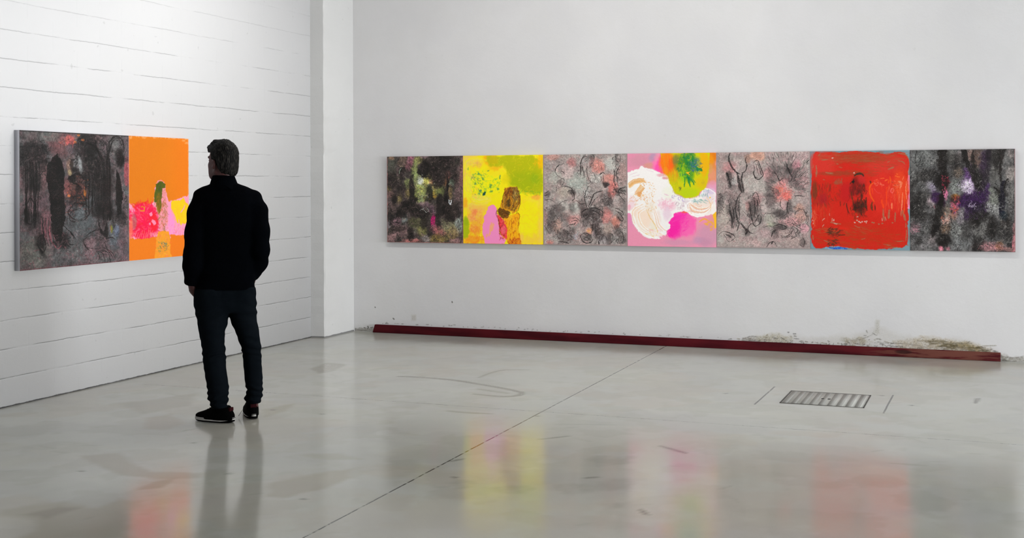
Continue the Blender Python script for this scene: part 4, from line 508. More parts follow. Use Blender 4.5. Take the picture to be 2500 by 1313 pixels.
# ---------------------------------------------------------------- node helpers
class NT:
    def __init__(s, name, rough=.6, spec=.5, ior=1.45):
        s.m = bpy.data.materials.new(name); s.m.use_nodes = True; s.t = s.m.node_tree; s.n = s.t.nodes; s.b = s.n['Principled BSDF']
        s.b.inputs['Roughness'].default_value = rough; s.b.inputs['IOR'].default_value = ior; s.b.inputs['Specular IOR Level'].default_value = spec
    def put(s, sock, v):
        if isinstance(v, bpy.types.NodeSocket): s.t.links.new(v, sock)
        elif isinstance(v, (tuple, list)): sock.default_value = tuple(v)+((1,) if len(v) == 3 and sock.type == 'RGBA' else ())
        else: sock.default_value = v
    def M(s, op, a, b=0., c=0., clamp=False):
        n = s.n.new('ShaderNodeMath'); n.operation = op; n.use_clamp = clamp
        for i, v in enumerate((a, b, c)): s.put(n.inputs[i], v)
        return n.outputs[0]
    def pos(s):
        g = s.n.new('ShaderNodeTexCoord'); x = s.n.new('ShaderNodeSeparateXYZ'); s.t.links.new(g.outputs['Object'], x.inputs[0]); s.P = g.outputs['Object']; return x.outputs
    def vec(s, x, y, z):
        n = s.n.new('ShaderNodeCombineXYZ')
        for i, v in enumerate((x, y, z)): s.put(n.inputs[i], v)
        return n.outputs[0]
    def noise(s, v, scale, det=3., rough=.5, dist=0.):
        n = s.n.new('ShaderNodeTexNoise'); s.t.links.new(v, n.inputs['Vector']); n.inputs['Scale'].default_value = scale; n.inputs['Detail'].default_value = det; n.inputs['Roughness'].default_value = rough; n.inputs['Distortion'].default_value = dist
        return n.outputs['Fac']
    def ss(s, v, a, b, c=0., d=1.):
        n = s.n.new('ShaderNodeMapRange'); n.interpolation_type = 'SMOOTHSTEP'
        for i, q in enumerate((v, a, b, c, d)): s.put(n.inputs[i], q)
        return n.outputs[0]
    def mix(s, f, a, b, mode='MIX'):
        n = s.n.new('ShaderNodeMix'); n.data_type = 'RGBA'; n.blend_type = mode
        s.put(n.inputs[0], f); s.put(n.inputs[6], a); s.put(n.inputs[7], b); return n.outputs[2]
    def attr(s, name):
        n = s.n.new('ShaderNodeAttribute'); n.attribute_name = name; return n
    def base(s, v): s.put(s.b.inputs['Base Color'], v)
    def bump(s, h, strength=1., dist=.01):
        n = s.n.new('ShaderNodeBump'); s.put(n.inputs['Height'], h); n.inputs['Strength'].default_value = strength; n.inputs['Distance'].default_value = dist
        s.t.links.new(n.outputs[0], s.b.inputs['Normal'])
def flat(name, col, rough=.6, spec=.5, bump=0, bs=200):
    t = NT(name, rough, spec); t.base(col)
    if bump: t.pos(); t.bump(t.noise(t.P, bs, 3), 1, bump)
    return t.m
# ---------------------------------------------------------------- object helpers
def link(name, me, mats, parent=None, smooth=False):
    o = bpy.data.objects.new(name, me); COL.objects.link(o)
    for m in (mats if isinstance(mats, (list, tuple)) else [mats]): me.materials.append(m)
    if smooth: me.polygons.foreach_set('use_smooth', np.ones(len(me.polygons), bool))
    if parent: o.parent = parent
    return o
def mesh(name, V, F, mats, parent=None, smooth=False):
    me = bpy.data.meshes.new(name); V = np.asarray(V, np.float32)
    if not isinstance(F, np.ndarray): F = [tuple(f) for f in F]
    if isinstance(F, list) and len({len(f) for f in F}) == 1: F = np.asarray(F)
    if isinstance(F, np.ndarray):
        k = F.shape[1]; me.vertices.add(len(V)); me.vertices.foreach_set('co', V.ravel()); me.loops.add(F.size); me.loops.foreach_set('vertex_index', F.ravel().astype(np.int32))
        me.polygons.add(len(F)); me.polygons.foreach_set('loop_start', np.arange(0, F.size, k, dtype=np.int32)); me.polygons.foreach_set('loop_total', np.full(len(F), k, np.int32)); me.update(calc_edges=True); me.validate()
    else: me.from_pydata(V.tolist(), [], [list(f) for f in F]); me.update()
    return link(name, me, mats, parent, smooth)
def boxes(name, bs, mats, parent=None, bevel=0):
    V = []; F = []
    for (x0, x1, y0, y1, z0, z1) in bs:
        b = len(V); V += [(x, y, z) for z in (z0, z1) for y in (y0, y1) for x in (x0, x1)]
        F += [(b, b+2, b+3, b+1), (b+4, b+5, b+7, b+6), (b, b+1, b+5, b+4), (b+2, b+6, b+7, b+3), (b, b+4, b+6, b+2), (b+1, b+3, b+7, b+5)]
    o = mesh(name, V, F, mats, parent)
    if bevel: m = o.modifiers.new('bevel', 'BEVEL'); m.width = bevel; m.segments = 2
    return o
def grid(name, A, B, fn, mats, parent=None, col=None, flip=False):
    """sheet over parameters A (across) x B; fn gives xyz arrays; col (len(B), len(A), 3) linear colours"""
    a, b = np.meshgrid(A, B); P = fn(a, b); V = np.stack([np.broadcast_to(p, a.shape) for p in P], -1).reshape(-1, 3)
    n, m = len(B), len(A); i = np.arange(n*m).reshape(n, m)
    F = np.stack([i[:-1, :-1], i[:-1, 1:], i[1:, 1:], i[1:, :-1]], -1).reshape(-1, 4)
    if flip: F = F[:, ::-1]
    o = mesh(name, V, F, mats, parent)
    if col is not None:
        at = o.data.color_attributes.new('paint', 'FLOAT_COLOR', 'POINT'); c = np.ones((n*m, 4), np.float32); c[:, :3] = col.reshape(-1, 3); at.data.foreach_set('color', c.ravel())
    return o
def empty(name, loc, rz=0):
    o = bpy.data.objects.new(name, None); COL.objects.link(o); o.location = loc; o.rotation_euler = (0, 0, rz); o.empty_display_size = .1; return o
def tag(o, label, cat, group=None):
    o['label'] = label; o['category'] = cat
    if group: o['group'] = group
    return o
def struct(o): o['kind'] = 'structure'; return o
# ---------------------------------------------------------------- camera
FPX, YAW, ROLL, CY = 2979.44, -.3744, -.0037, 445.77
cd = bpy.data.cameras.new('camera'); cam = bpy.data.objects.new('camera', cd); COL.objects.link(cam); bpy.context.scene.camera = cam
cd.sensor_fit = 'HORIZONTAL'; cd.sensor_width = 36.; cd.lens = FPX/2500*36.; cd.shift_y = (CY-656.5)/2500.; cd.clip_start = .05; cd.clip_end = 100
from mathutils import Matrix, Vector
fw = Vector((math.sin(YAW), math.cos(YAW), 0)); rt = Vector((math.cos(YAW), -math.sin(YAW), 0)); up = Vector((0, 0, 1))
r2 = rt*math.cos(ROLL)+up*math.sin(ROLL); u2 = -rt*math.sin(ROLL)+up*math.cos(ROLL)
cam.matrix_world = Matrix(((r2.x, u2.x, -fw.x, 0), (r2.y, u2.y, -fw.y, 0), (r2.z, u2.z, -fw.z, CH), (0, 0, 0, 1)))
def px_of(P):
    d = Vector(P)-Vector((0, 0, CH)); z = d.dot(fw); return (1250+FPX*d.dot(r2)/z, CY-FPX*d.dot(u2)/z)
# ---------------------------------------------------------------- left wall of painted blocks
def wall_block_mat():
    t = NT('white painted block', .55, .35); x, y, z = t.pos(); M = t.M
    w1 = t.noise(t.vec(0., y, M('FLOOR', M('MULTIPLY_ADD', z, 5., .5))), 2.2, 4., .6); w2 = t.noise(t.P, 26., 2.)
    zz = M('ADD', z, M('ADD', M('MULTIPLY', M('SUBTRACT', w1, .5), .022), M('MULTIPLY', M('SUBTRACT', w2, .5), .006)))
    k = M('FLOOR', M('MULTIPLY_ADD', zz, 5., .5)); d = M('MULTIPLY', M('ABSOLUTE', M('SUBTRACT', M('MULTIPLY', zz, 5.), k)), .2)
    sd = M('SUBTRACT', M('MULTIPLY', zz, .2*25), k)                              # signed, in courses
    pres = t.ss(t.noise(t.vec(0., M('MULTIPLY', y, 1.), M('MULTIPLY', k, 3.7)), 1.9, 5., .62), .40, .56)
    fade = t.ss(z, 3.3, 2.2, .35, 1.)
    line = M('MULTIPLY', M('MULTIPLY', t.ss(d, .0046, .0012), pres), fade)
    vj = M('MULTIPLY', M('MULTIPLY_ADD', M('FRACT', M('MULTIPLY', k, .5)), 1., 0.), .5)
    yv = M('ADD', M('ADD', y, vj), M('MULTIPLY', M('SUBTRACT', w2, .5), .006)); dv = M('MULTIPLY', M('ABSOLUTE', M('SUBTRACT', M('FRACT', M('MULTIPLY', yv, 2.)), .5)), .5)
    vline = t.ss(dv, .006, .001)
    gap = t.ss(M('SUBTRACT', z, M('MULTIPLY', t.noise(t.vec(0., y, 0.), 9., 6., .7), .022)), .0, -.006)
    gap2 = M('MAXIMUM', gap, t.ss(z, .006, .003))
    specks = t.ss(t.noise(t.P, 14., 2.), .735, .76)
    mot = t.noise(t.P, 1.3, 4.)
    c = t.mix(mot, (.665, .665, .672), (.705, .705, .709))
    c = t.mix(M('MULTIPLY', line, .6), c, (.26, .26, .27)); c = t.mix(M('MULTIPLY', vline, .05), c, (.4, .4, .4))
    c = t.mix(M('MULTIPLY', specks, .3), c, (.4, .4, .4)); c = t.mix(M('MULTIPLY', gap2, .85), c, (.06, .06, .06)); t.base(c)
    rnd = t.noise(t.vec(3., M('MULTIPLY', k, 5.3), 0.), 1., 0.)
    soft = t.ss(d, .014, .0)
    h = M('ADD', M('ADD', M('MULTIPLY', soft, -.15), M('MULTIPLY', t.noise(t.P, 9., 5., .6), .5)), M('ADD', M('MULTIPLY', t.noise(t.P, 90., 3.), .12), M('MULTIPLY', vline, -.15)))
    h = M('ADD', h, M('MULTIPLY', line, -.8))
    t.bump(h, .55, .003); return t.m
MWB = wall_block_mat()
struct(boxes('wall_left', [(XL-.25, XL, YF, YB+.2, 0, ZC)], MWB))
# the pilaster in the corner, plain render over concrete
def pil_mat():
    t = NT('white painted concrete', .6, .3); x, y, z = t.pos(); M = t.M
    c = t.mix(t.noise(t.P, 1.8, 4.), (.485, .485, .48), (.545, .545, .537))
    gap = t.ss(M('SUBTRACT', z, M('MULTIPLY', t.noise(t.P, 11., 6., .7), .03)), .0, -.006); gap = M('MAXIMUM', gap, t.ss(z, .005, .003))
    sp = t.ss(t.noise(t.P, 13., 2.), .73, .76); c = t.mix(M('MULTIPLY', sp, .35), c, (.3, .3, .3))
    t.base(t.mix(M('MULTIPLY', gap, .8), c, (.08, .08, .08)))
    t.bump(M('ADD', t.noise(t.P, 7., 5., .6), M('MULTIPLY', t.noise(t.P, 80., 3.), .15)), .6, .006); return t.m
xs = [0, .0]; n = 60; zs = np.linspace(0, ZC, n+1); rs = np.random.RandomState(4)
jx = rs.randn(n+1)*.0022; jy = rs.randn(n+1)*.003
prof = lambda i: [(XL-.02, YP-.02+jy[i]*.5), (XP+jx[i]*.5-.012, YP+jy[i]*.5), (XP+jx[i], YP+.012), (XP, YP+.3), (XP, YB+.02), (XL-.02, YB+.02)]
V = []; F = []
for i in range(n+1): V += [(a, b, zs[i]) for a, b in prof(i)]
for i in range(n):
    for k in range(6): a = i*6+k; b = i*6+(k+1) % 6; F.append((a, b, b+6, a+6))
F += [tuple(range(5, -1, -1)), tuple(n*6+k for k in range(6))]
o = mesh('trim_1', V, F, pil_mat()); struct(o); o['label'] = 'white painted concrete pilaster in the corner between block wall and plaster wall'
# ---------------------------------------------------------------- back wall with stains near the floor
class WCv(Cv):
    """canvas lying on a real surface: rect corners given in metres, painted by where things stand in the view"""
    def __init__(s, w, h, corners, base, seed): Cv.__init__(s, w, h, [px_of(p) for p in corners], base, seed); s.sc = 1.
bx0, bx1, bz1 = XP, 1.2, .6
bc = WCv(1470, 120, [(bx0, YB, bz1), (bx1, YB, bz1), (bx1, YB, 0), (bx0, YB, 0)], (255, 255, 255), 41)
def back_stains(c):
    # damp patches and flaking above the batten
    c.poly([(1790, 838), (1850, 822), (1920, 818), (2000, 822), (2080, 820), (2150, 800), (2230, 826), (2330, 826), (2400, 840), (2460, 870), (2460, 890), (1790, 860)], (240, 238, 232), .6, 6, 6, 14)
    for pts, col, a in [([(1840, 824), (1890, 812), (1930, 824), (1925, 838), (1850, 836)], (214, 206, 178), .6), ([(2180, 832), (2250, 822), (2330, 830), (2390, 840), (2430, 858), (2420, 868), (2300, 858), (2200, 850)], (222, 208, 182), .7), ([(2280, 836), (2340, 832), (2385, 846), (2400, 862), (2330, 850)], (178, 158, 108), .75), ([(2050, 830), (2100, 824), (2130, 834), (2080, 842)], (196, 186, 160), .7), ([(1800, 836), (1830, 822), (1850, 828), (1830, 838)], (190, 186, 176), .7), ([(2444, 866), (2470, 872), (2500, 870), (2520, 890), (2444, 888)], (160, 156, 142), .7)]:
        c.poly(pts, col, a, 4, 5, 9, .5)
    r = c.r
    for i in range(520):
        u = r.rand(); x = 1800+u*650; base = 836+(x-1800)*.05; y = base+4-abs(r.randn())*10*(.6+.8*math.sin(u*9)**2)
        p = c.T((x, y))[0]; cc = [(70, 66, 60), (120, 116, 106), (50, 50, 50), (146, 130, 92)][r.randint(4)]
        c._seg(np.array([p, p+r.randn(2)*[4, 1.5]]), r.uniform(.8, 1.7), cc, r.uniform(.2, .6), .3, .3)
    for i in range(90):
        x = 2270+r.rand()*130; y = 836+(x-2270)*.14+r.randn()*4; p = c.T((x, y))[0]; c._seg(np.array([p, p+r.randn(2)*[9, 1.2]]), r.uniform(.8, 2), (96, 84, 50), r.uniform(.3, .7), .4, .3)
    for p, w, a in [([(1815, 826), (1835, 820), (1850, 822)], 1.3, .8), ([(2115, 806), (2118, 812)], 1.3, .8), ([(2130, 812), (2140, 818)], 1.3, .8), ([(2150, 836), (2210, 838), (2260, 846)], 1.3, .7), ([(2060, 832), (2100, 828), (2130, 816)], 1.3, .6), ([(2270, 834), (2300, 838), (2360, 838)], 1.3, .8), ([(2440, 864), (2450, 870), (2480, 872), (2500, 868)], 1.3, .9), ([(2442, 880), (2500, 884)], 3, .95), ([(2444, 876), (2460, 880)], 3, .9)]:
        c.st(p, w, (96, 92, 84), a*.6, .5, .5)
    c.poly([(2138, 780), (2148, 782), (2146, 815), (2134, 812)], (226, 224, 214), .6, 3, 2, 8); c.poly([(1005, 768), (1016, 768), (1016, 782), (1005, 782)], (232, 228, 220), .7, 3, 1)
    # corner left of the batten, small marks
    for p, w in [([(872, 804), (880, 805), (895, 806)], 1.2), ([(889, 799), (893, 800)], 1.6), ([(898, 796), (900, 798), (898, 802)], 1.8), ([(905, 799), (911, 798)], 1.2), ([(869, 801), (869, 806)], 1.2), ([(960, 776), (963, 779)], 1.8), ([(938, 0), (938, 1)], 1), ([(916, 749), (917, 750)], 2), ([(1104, 736), (1105, 738)], 2)]: c.st(p, w, (90, 88, 84), .8, .2, 0)
    c.poly([(868, 800), (915, 800), (915, 809), (868, 808)], (170, 168, 160), .6, 2, 2, 8)
    for i in range(120):
        x = 915+r.rand()*1500; y = 790+(x-915)*.0455-2-abs(r.randn())*2; p = c.T((x, y))[0]; c._seg(np.array([p, p+r.randn(2)*[3, .6]]), r.uniform(.8, 1.6), (110, 106, 100), r.uniform(.2, .6), .3, .3)
back_stains(bc)
A = np.r_[np.linspace(bx0, bx1, 1470), XR]; B = np.r_[bz1+.1+(ZC-bz1-.1)*np.linspace(1, 0, 3), np.linspace(bz1, 0, 120)]
cc = np.ones((len(B), len(A), 3)); cc[3:, :1470] = lin(bc.out()); 
def plaster_mat():
    t = NT('pale plaster', .62, .3); x, y, z = t.pos(); M = t.M; a = t.attr('paint')
    c = t.mix(t.ss(t.noise(t.P, .9, 5., .55), .3, .7), (.588, .584, .592), (.64, .636, .64)); c = t.mix(t.ss(t.noise(t.P, 3.5, 4.), .4, .7, 0., .25), c, (.608, .604, .592))
    c = t.mix(M('MULTIPLY', t.ss(t.noise(t.P, 17., 2.), .74, .77), .12), c, (.4, .4, .38))
    c = t.mix(1., c, a.outputs['Color'], 'MULTIPLY')
    dm = M('SUBTRACT', 1., a.outputs['Fac'])
    t.base(t.mix(M('MULTIPLY', M('MULTIPLY', t.ss(dm, .02, .3), t.ss(t.noise(t.P, 95., 4., .7), .46, .64)), .6), c, (.17, .155, .12)))
    h = M('ADD', M('ADD', M('MULTIPLY', t.noise(t.P, 2.6, 5., .6), 1.4), M('MULTIPLY', t.noise(t.P, 60., 4., .6), .14)), M('MULTIPLY', dm, M('MULTIPLY', t.noise(t.P, 55., 4., .7), 1.5)))
    t.bump(h, .55, .006); return t.m
MPL = plaster_mat()
struct(grid('wall_back', A, B, lambda a, b: (a, np.full_like(a, YB), b), MPL, None, cc, True))
plain = flat('plain wall paint', (.66, .66, .66), .6, .3)
struct(boxes('wall_right', [(XR, XR+.2, YF, YB+.2, 0, ZC)], plain)); struct(boxes('wall_front', [(XL-.25, XR+.2, YF-.2, YF, 0, ZC)], plain))
struct(boxes('ceiling', [(XL-.25, XR+.2, YF-.2, YB+.2, ZC, ZC+.15)], flat('ceiling paint', (.62, .62, .62), .7, .3)))
# ---------------------------------------------------------------- floor: polished resin screed
fx0, fx1, fy0, fy1 = XL-.02, 1.9, 4.2, YB+.05
fc = WCv(411, 352, [(fx0, fy1, 0), (fx1, fy1, 0), (fx1, fy0, 0), (fx0, fy0, 0)], (255, 255, 255), 43)
def floor_stains(c):
    c.mix(.35*sst(.5, .62, c.n(26, 4)), (250, 246, 236)); c.mix(.3*sst(.5, .6, c.n(30, 4)), (238, 236, 240)); c.mix(.25*sst(.5, .6, c.n(12, 4)), (226, 224, 216))
    c.mix(.35*sst(.52, .6, c.n(34, 4)), (250, 238, 230))
    br = (222, 212, 202)
    P = c.poly
    P([(200, 1112), (290, 1106), (320, 1125), (370, 1150), (500, 1155), (500, 1165), (400, 1170), (300, 1160), (240, 1135)], br, .75, 1.5, 1.2, 6); P([(340, 1195), (380, 1175), (430, 1165), (400, 1190)], (212, 202, 192), .7, 1, 1, 4)
    P([(0, 1245), (60, 1235), (160, 1225), (240, 1238), (300, 1215), (330, 1225), (320, 1313), (60, 1313), (100, 1280), (60, 1262), (0, 1255)], (228, 220, 208), .75, 2, 2, 7); P([(60, 1255), (150, 1235), (190, 1240), (120, 1265)], (200, 190, 178), .7, 1.5, 1, 5)
    P([(655, 1180), (700, 1170), (800, 1150), (860, 1145), (860, 1165), (800, 1190), (700, 1212), (660, 1210)], (226, 216, 202), .7, 1.5, 1.2, 5); P([(720, 1110), (830, 1106), (880, 1120), (800, 1122)], (224, 220, 208), .6, 1.5, 1, 5)
    P([(360, 1020), (420, 1010), (460, 1035), (400, 1050), (350, 1045)], (226, 212, 202), .6, 2, 1.5, 6); P([(640, 1000), (720, 985), (700, 1003), (650, 1018)], (224, 216, 200), .7, 1.5, 1, 5)
    P([(300, 985), (480, 960), (470, 990), (350, 1010)], (220, 212, 204), .55, 2, 2, 8); P([(760, 900), (800, 885), (850, 890), (820, 905), (780, 912)], (196, 190, 180), .6, 1.2, 1, 5)
    for pts, w, col, a in [([(975, 919), (1010, 920), (1100, 927), (1160, 936), (1240, 950), (1272, 958)], 2.2, (168, 164, 152), .85), ([(1160, 962), (1230, 968), (1270, 964), (1275, 956)], 2.2, (172, 168, 156), .8), ([(1170, 950), (1240, 960)], 2.4, (190, 186, 174), .6), ([(1170, 922), (1200, 910), (1235, 903), (1290, 903)], 1.4, (184, 180, 168), .7), ([(1095, 1003), (1140, 1007), (1200, 1010)], 2, (196, 190, 176), .7), ([(1320, 1072), (1390, 1064)], .9, (150, 148, 142), .7), ([(1612, 1088), (1675, 1106)], .9, (120, 116, 110), .8), ([(1565, 1243), (1580, 1256)], .9, (120, 116, 104), .8), ([(2378, 984), (2386, 972)], 1., (96, 92, 86), .8), ([(1100, 1126), (1130, 1120)], 1, (140, 140, 136), .7), ([(1430, 1166), (1460, 1164)], 1.1, (140, 138, 134), .6), ([(450, 1052), (480, 1046)], .8, (150, 146, 140), .6), ([(1360, 1035), (1500, 1037)], .8, (190, 190, 184), .5), ([(2170, 1130), (2260, 1136)], 1, (200, 196, 190), .4)]:
        c.st(pts, w, col, a, .4, .2)
    for x, y in [(1310, 1015), (2223, 989), (2150, 965), (1770, 960), (474, 1080), (787, 1010), (667, 1000), (560, 1155), (202, 1149), (742, 1217), (1110, 1164)]: c.st([(x, y), (x+3, y+1)], .8, (90, 88, 84), .7, 0, 0)
    for i in range(60):
        x = c.r.uniform(0, 2500); y = c.r.uniform(900, 1310)
        if y < 1000-.2395*x+20: continue
        c.st([(x, y), (x+c.r.uniform(10, 50), y+c.r.randn()*5)], .6, (190, 188, 182), c.r.uniform(.2, .5), .5, .3)
    # grey smear patches in the polish
    for x, y, w in [(1480, 1120, 60), (1500, 1180, 50), (1500, 1230, 40), (1240, 1190, 50), (1400, 1190, 60), (1120, 1180, 30)]: P([(x-w, y), (x, y-10), (x+w, y-6), (x+w*.8, y+12), (x-w*.4, y+14)], (214, 212, 208), .5, 2, 3, 6, .5)
floor_stains(fc)
A = np.r_[XL-.2, np.linspace(fx0, fx1, 411), XR+.1]; B = np.r_[np.linspace(fy1, fy0, 352), YF-.1]
cc = np.ones((len(B), len(A), 3)); cc[:352, 1:412] = lin(fc.out())
def floor_mat():
    t = NT('polished grey screed', .1, .5, 1.43); x, y, z = t.pos(); M = t.M; a = t.attr('paint')
    n1 = t.ss(t.noise(t.P, .7, 4., .55), .35, .65); n2 = t.ss(t.noise(t.vec(M('MULTIPLY', x, .6), y, 0.), 2.3, 4., .6), .35, .7)
    c = t.mix(n1, FLOOR_A, FLOOR_B); c = t.mix(M('MULTIPLY', n2, .35), c, FLOOR_C)
    c = t.mix(1., c, a.outputs['Color'], 'MULTIPLY')
    wob = M('MULTIPLY', M('SUBTRACT', t.noise(t.P, 7., 3.), .5), .004)
    def seg(v, v0, slope, other, o0, w, lo, hi, pr):
        d = M('ABSOLUTE', M('ADD', M('SUBTRACT', v, M('MULTIPLY_ADD', M('SUBTRACT', other, o0), slope, v0)), wob))
        m = t.ss(d, w, w*.45); m = M('MULTIPLY', m, M('MULTIPLY', M('GREATER_THAN', other, lo), M('LESS_THAN', other, hi)))
        return M('MULTIPLY', m, t.ss(t.noise(t.vec(x, y, 3.), 16., 3., .7), .5-pr, .6-pr*.6, .25, 1.))
    l = seg(x, -2.776, -.0091, y, 4.579, .0068, -4., YB, .12)
    l = M('MAXIMUM', l, M('MULTIPLY', seg(y, 7.672, 0., x, 0., .0065, XL+.25, XR, .03), .85))
    l = M('MAXIMUM', l, seg(x, -1.524, .0114, y, 8.425, .008, 8.425, 9.216, .2)); l = M('MAXIMUM', l, seg(x, -.670, .0107, y, 8.40, .008, 8.40, 9.146, .2))
    l = M('MAXIMUM', l, M('MULTIPLY', seg(y, 8.42, 0., x, 0., .006, -1.524, -.67, 0.), .25)); l = M('MAXIMUM', l, M('MULTIPLY', seg(y, 9.2, 0., x, 0., .006, -1.51, -.2, 0.), .2))
    t.base(t.mix(M('MULTIPLY', l, .93), c, (.015, .015, .013)))
    t.put(t.b.inputs['Roughness'], M('ADD', t.ss(t.noise(t.P, 1.6, 5., .6), .3, .7, FR0, FR1), 0.))
    t.bump(M('ADD', M('MULTIPLY', t.noise(t.P, 3., 2.), 1.), M('MULTIPLY', t.noise(t.P, 120., 2.), .02)), FBUMP, .002)
    return t.m
FLOOR_A, FLOOR_B, FLOOR_C = (.358, .368, .334), (.384, .391, .351), (.344, .341, .326); FR0, FR1, FBUMP = .10, .18, .3
struct(grid('floor', A, B, lambda a, b: (a, b, np.zeros_like(a)), floor_mat(), None, cc, True))
# ---------------------------------------------------------------- paintings
def paint_mat():
    t = NT('oil paint', .5, .3); a = t.attr('paint'); t.base(a.outputs['Color']); t.pos()
    t.bump(t.noise(t.P, 150., 3., .6), .25, .002); return t.m
MPT = paint_mat()
def satur(p, s):
    g = p.mean(-1, keepdims=True); return np.clip(g+(p-g)*s, 0, 1)
def canvas(name, fn, label, loc, rz, w, h, depth, edge, gain=1., sat=1., group=None, E=1.3):
    """loc = lower left corner of the painted face; the face looks along -y before turning by rz"""
    img = fn(); img = satur(img, sat); n, m = img.shape[:2]
    r = empty(name, loc, rz); tag(r, label, 'painting', group)
    col = lin(img)*gain/E; col = col*np.minimum(1, .96/np.maximum(col.max(-1, keepdims=True), 1e-6))
    grid('painted_face', np.linspace(0, w, m), np.linspace(h, 0, n), lambda a, b: (a, np.zeros_like(a)-.0006, b), MPT, r, col, True)
    e = .004; boxes('stretcher', [(.0, w, 0, depth, 0, h)], flat('canvas edge '+name, edge, .8, .2, .0015, 260), r)
    return r
ROW = [('painting_green', painting_green_forest, 'dark green and black forest painting nearest the corner, first of the long row', (.22, .17, .17), 1., .95),
 ('y', painting_yellow_figure, 'bright yellow painting with an olive field, a pink shape and a brown-haired figure', (.75, .62, .08), 1.08, 1.),
 ('g', painting_grey_foliage, 'grey pink painting of black scribbled plants between the yellow and the pink painting', (.35, .3, .28), 1.2, .85),
 ('p', painting_pink_cloud, 'pink painting with a white swirling cloud and a yellow green drop shape', (.75, .45, .52), 1.05, 1.),
 ('t', painting_grey_trees, 'grey pink painting with black branching trees between the pink and the red painting', (.35, .3, .28), 1.15, .85),
 ('r', painting_red_square, 'red painting with rounded corners on a pale blue ground', (.3, .4, .45), 1., 1.),
 ('v', painting_violet_forest, 'dark grey forest painting with a violet glow at the right end of the row', (.3, .22, .22), 1., .9)]
X0 = -5.7565; PW = .8491; PT, PB = 1.8026, .9292; G7 = 'square abstract canvases hung edge to edge on the back wall'
for i, (k, fn, lb, ed, g, sa) in enumerate(ROW):
    canvas('abstract_painting', fn, lb, (X0+PW*i+.001, YB-.036, PB), 0, PW-.002, PT-PB, .0358, ed, g, sa, G7, .92+.04*i)
G2 = 'two abstract canvases on the block wall'
# on the left wall: face looks along +x, its left edge is the near one
canvas('abstract_painting', painting_dark_grove, 'large dark grey painting of black cypress and tree trunks on the block wall', (XL+.045, 6.6226, .933), PI/2, 1.1508, .9771, .0448, (.50, .50, .54), .95, .9, G2)
canvas('abstract_painting', painting_orange_figure, 'orange painting with a small green-haired figure, beside the dark painting on the block wall', (XL+.045, 7.7764, .933), PI/2, .760, .9771, .0448, (.8, .4, .3), 1.02, 1., G2)
# ---------------------------------------------------------------- batten along the wall
def batten_mat():
    t = NT('dark red paint', .75, .1); x, y, z = t.pos(); M = t.M
    n = t.noise(t.vec(M('MULTIPLY', x, .5), y, M('MULTIPLY', z, 3.)), 5., 4.)
    c = t.mix(t.ss(n, .35, .65), L3(58, 9, 17), L3(76, 16, 23)); worn = M('MULTIPLY', t.ss(x, -1.15, -.7), t.ss(t.noise(t.vec(M('MULTIPLY', x, .4), y, M('MULTIPLY', z, 4.)), 9., 5., .6), .34, .52))
    c = t.mix(M('MULTIPLY', worn, .8), c, L3(98, 60, 50))
    kn = M('ADD', M('POWER', M('DIVIDE', M('ADD', x, .72), .075), 2.), M('POWER', M('DIVIDE', M('SUBTRACT', z, .045), .018), 2.)); c = t.mix(M('MULTIPLY', t.ss(kn, 1.4, .3), .85), c, L3(40, 20, 18))
    t.base(c); t.bump(t.noise(t.vec(M('MULTIPLY', x, .15), y, z), 60., 4.), .4, .002); return t.m
xa, xb, hb = -5.922, .067, .082
V = [(xa, YB-.052, .001), (xa+.02, YB-.042, hb), (xa+.02, YB-.004, hb-.002), (xa, YB-.014, .001), (xb, YB-.052, .001), (xb, YB-.042, hb-.008), (xb, YB-.004, hb-.01), (xb, YB-.014, .001)]
o = mesh('wooden_batten', V, [(0, 1, 2, 3), (7, 6, 5, 4), (0, 4, 5, 1), (1, 5, 6, 2), (2, 6, 7, 3), (3, 7, 4, 0)], batten_mat())
bm_ = o.modifiers.new('bevel', 'BEVEL'); bm_.width = .003; bm_.segments = 2
tag(o, 'long dark red painted batten lying on the floor along the foot of the plaster wall', 'batten')
# ---------------------------------------------------------------- drain cover
g = empty('drain_cover', (-1.09, 8.807, 0)); tag(g, 'square slatted metal drain cover set flush in the grey floor', 'drain cover')
W2, D2 = .283, .262
boxes('frame', [(-W2, W2, D2-.007, D2, -.01, .003), (-W2, W2, -D2, -D2+.004, -.01, .003), (-W2, -W2+.009, -D2, D2, -.01, .003), (W2-.008, W2, -D2, D2, -.01, .003)], flat('dark iron', (.05, .048, .042), .6), g)
boxes('base_plate', [(-W2+.009, W2-.008, -D2+.004, D2-.007, -.01, .0012)], flat('filled grate bed', (.34, .34, .315), .5), g)
gm = NT('worn steel bars', .7, .15); gx, gy, gz = gm.pos(); gm.base(gm.mix(gm.ss(gm.M('SINE', gm.M('MULTIPLY', gy, 520.)), -.2, .4), (.215, .212, .198), (.275, .272, .255)))
nb = 9; pw = (2*W2-.02)/nb
for i in range(nb):
    xx = -W2+.012+pw*i; o = boxes('bar', [(xx+.004, xx+pw*.66, -D2+.012, D2-.014, .001, .0028)], gm.m, g)
for s in (-.022, .022): boxes('lifting_hole', [(s-.009, s+.009, -.016, .010, .0028, .0034)], flat('hole black', (.01, .01, .01), .9), g)
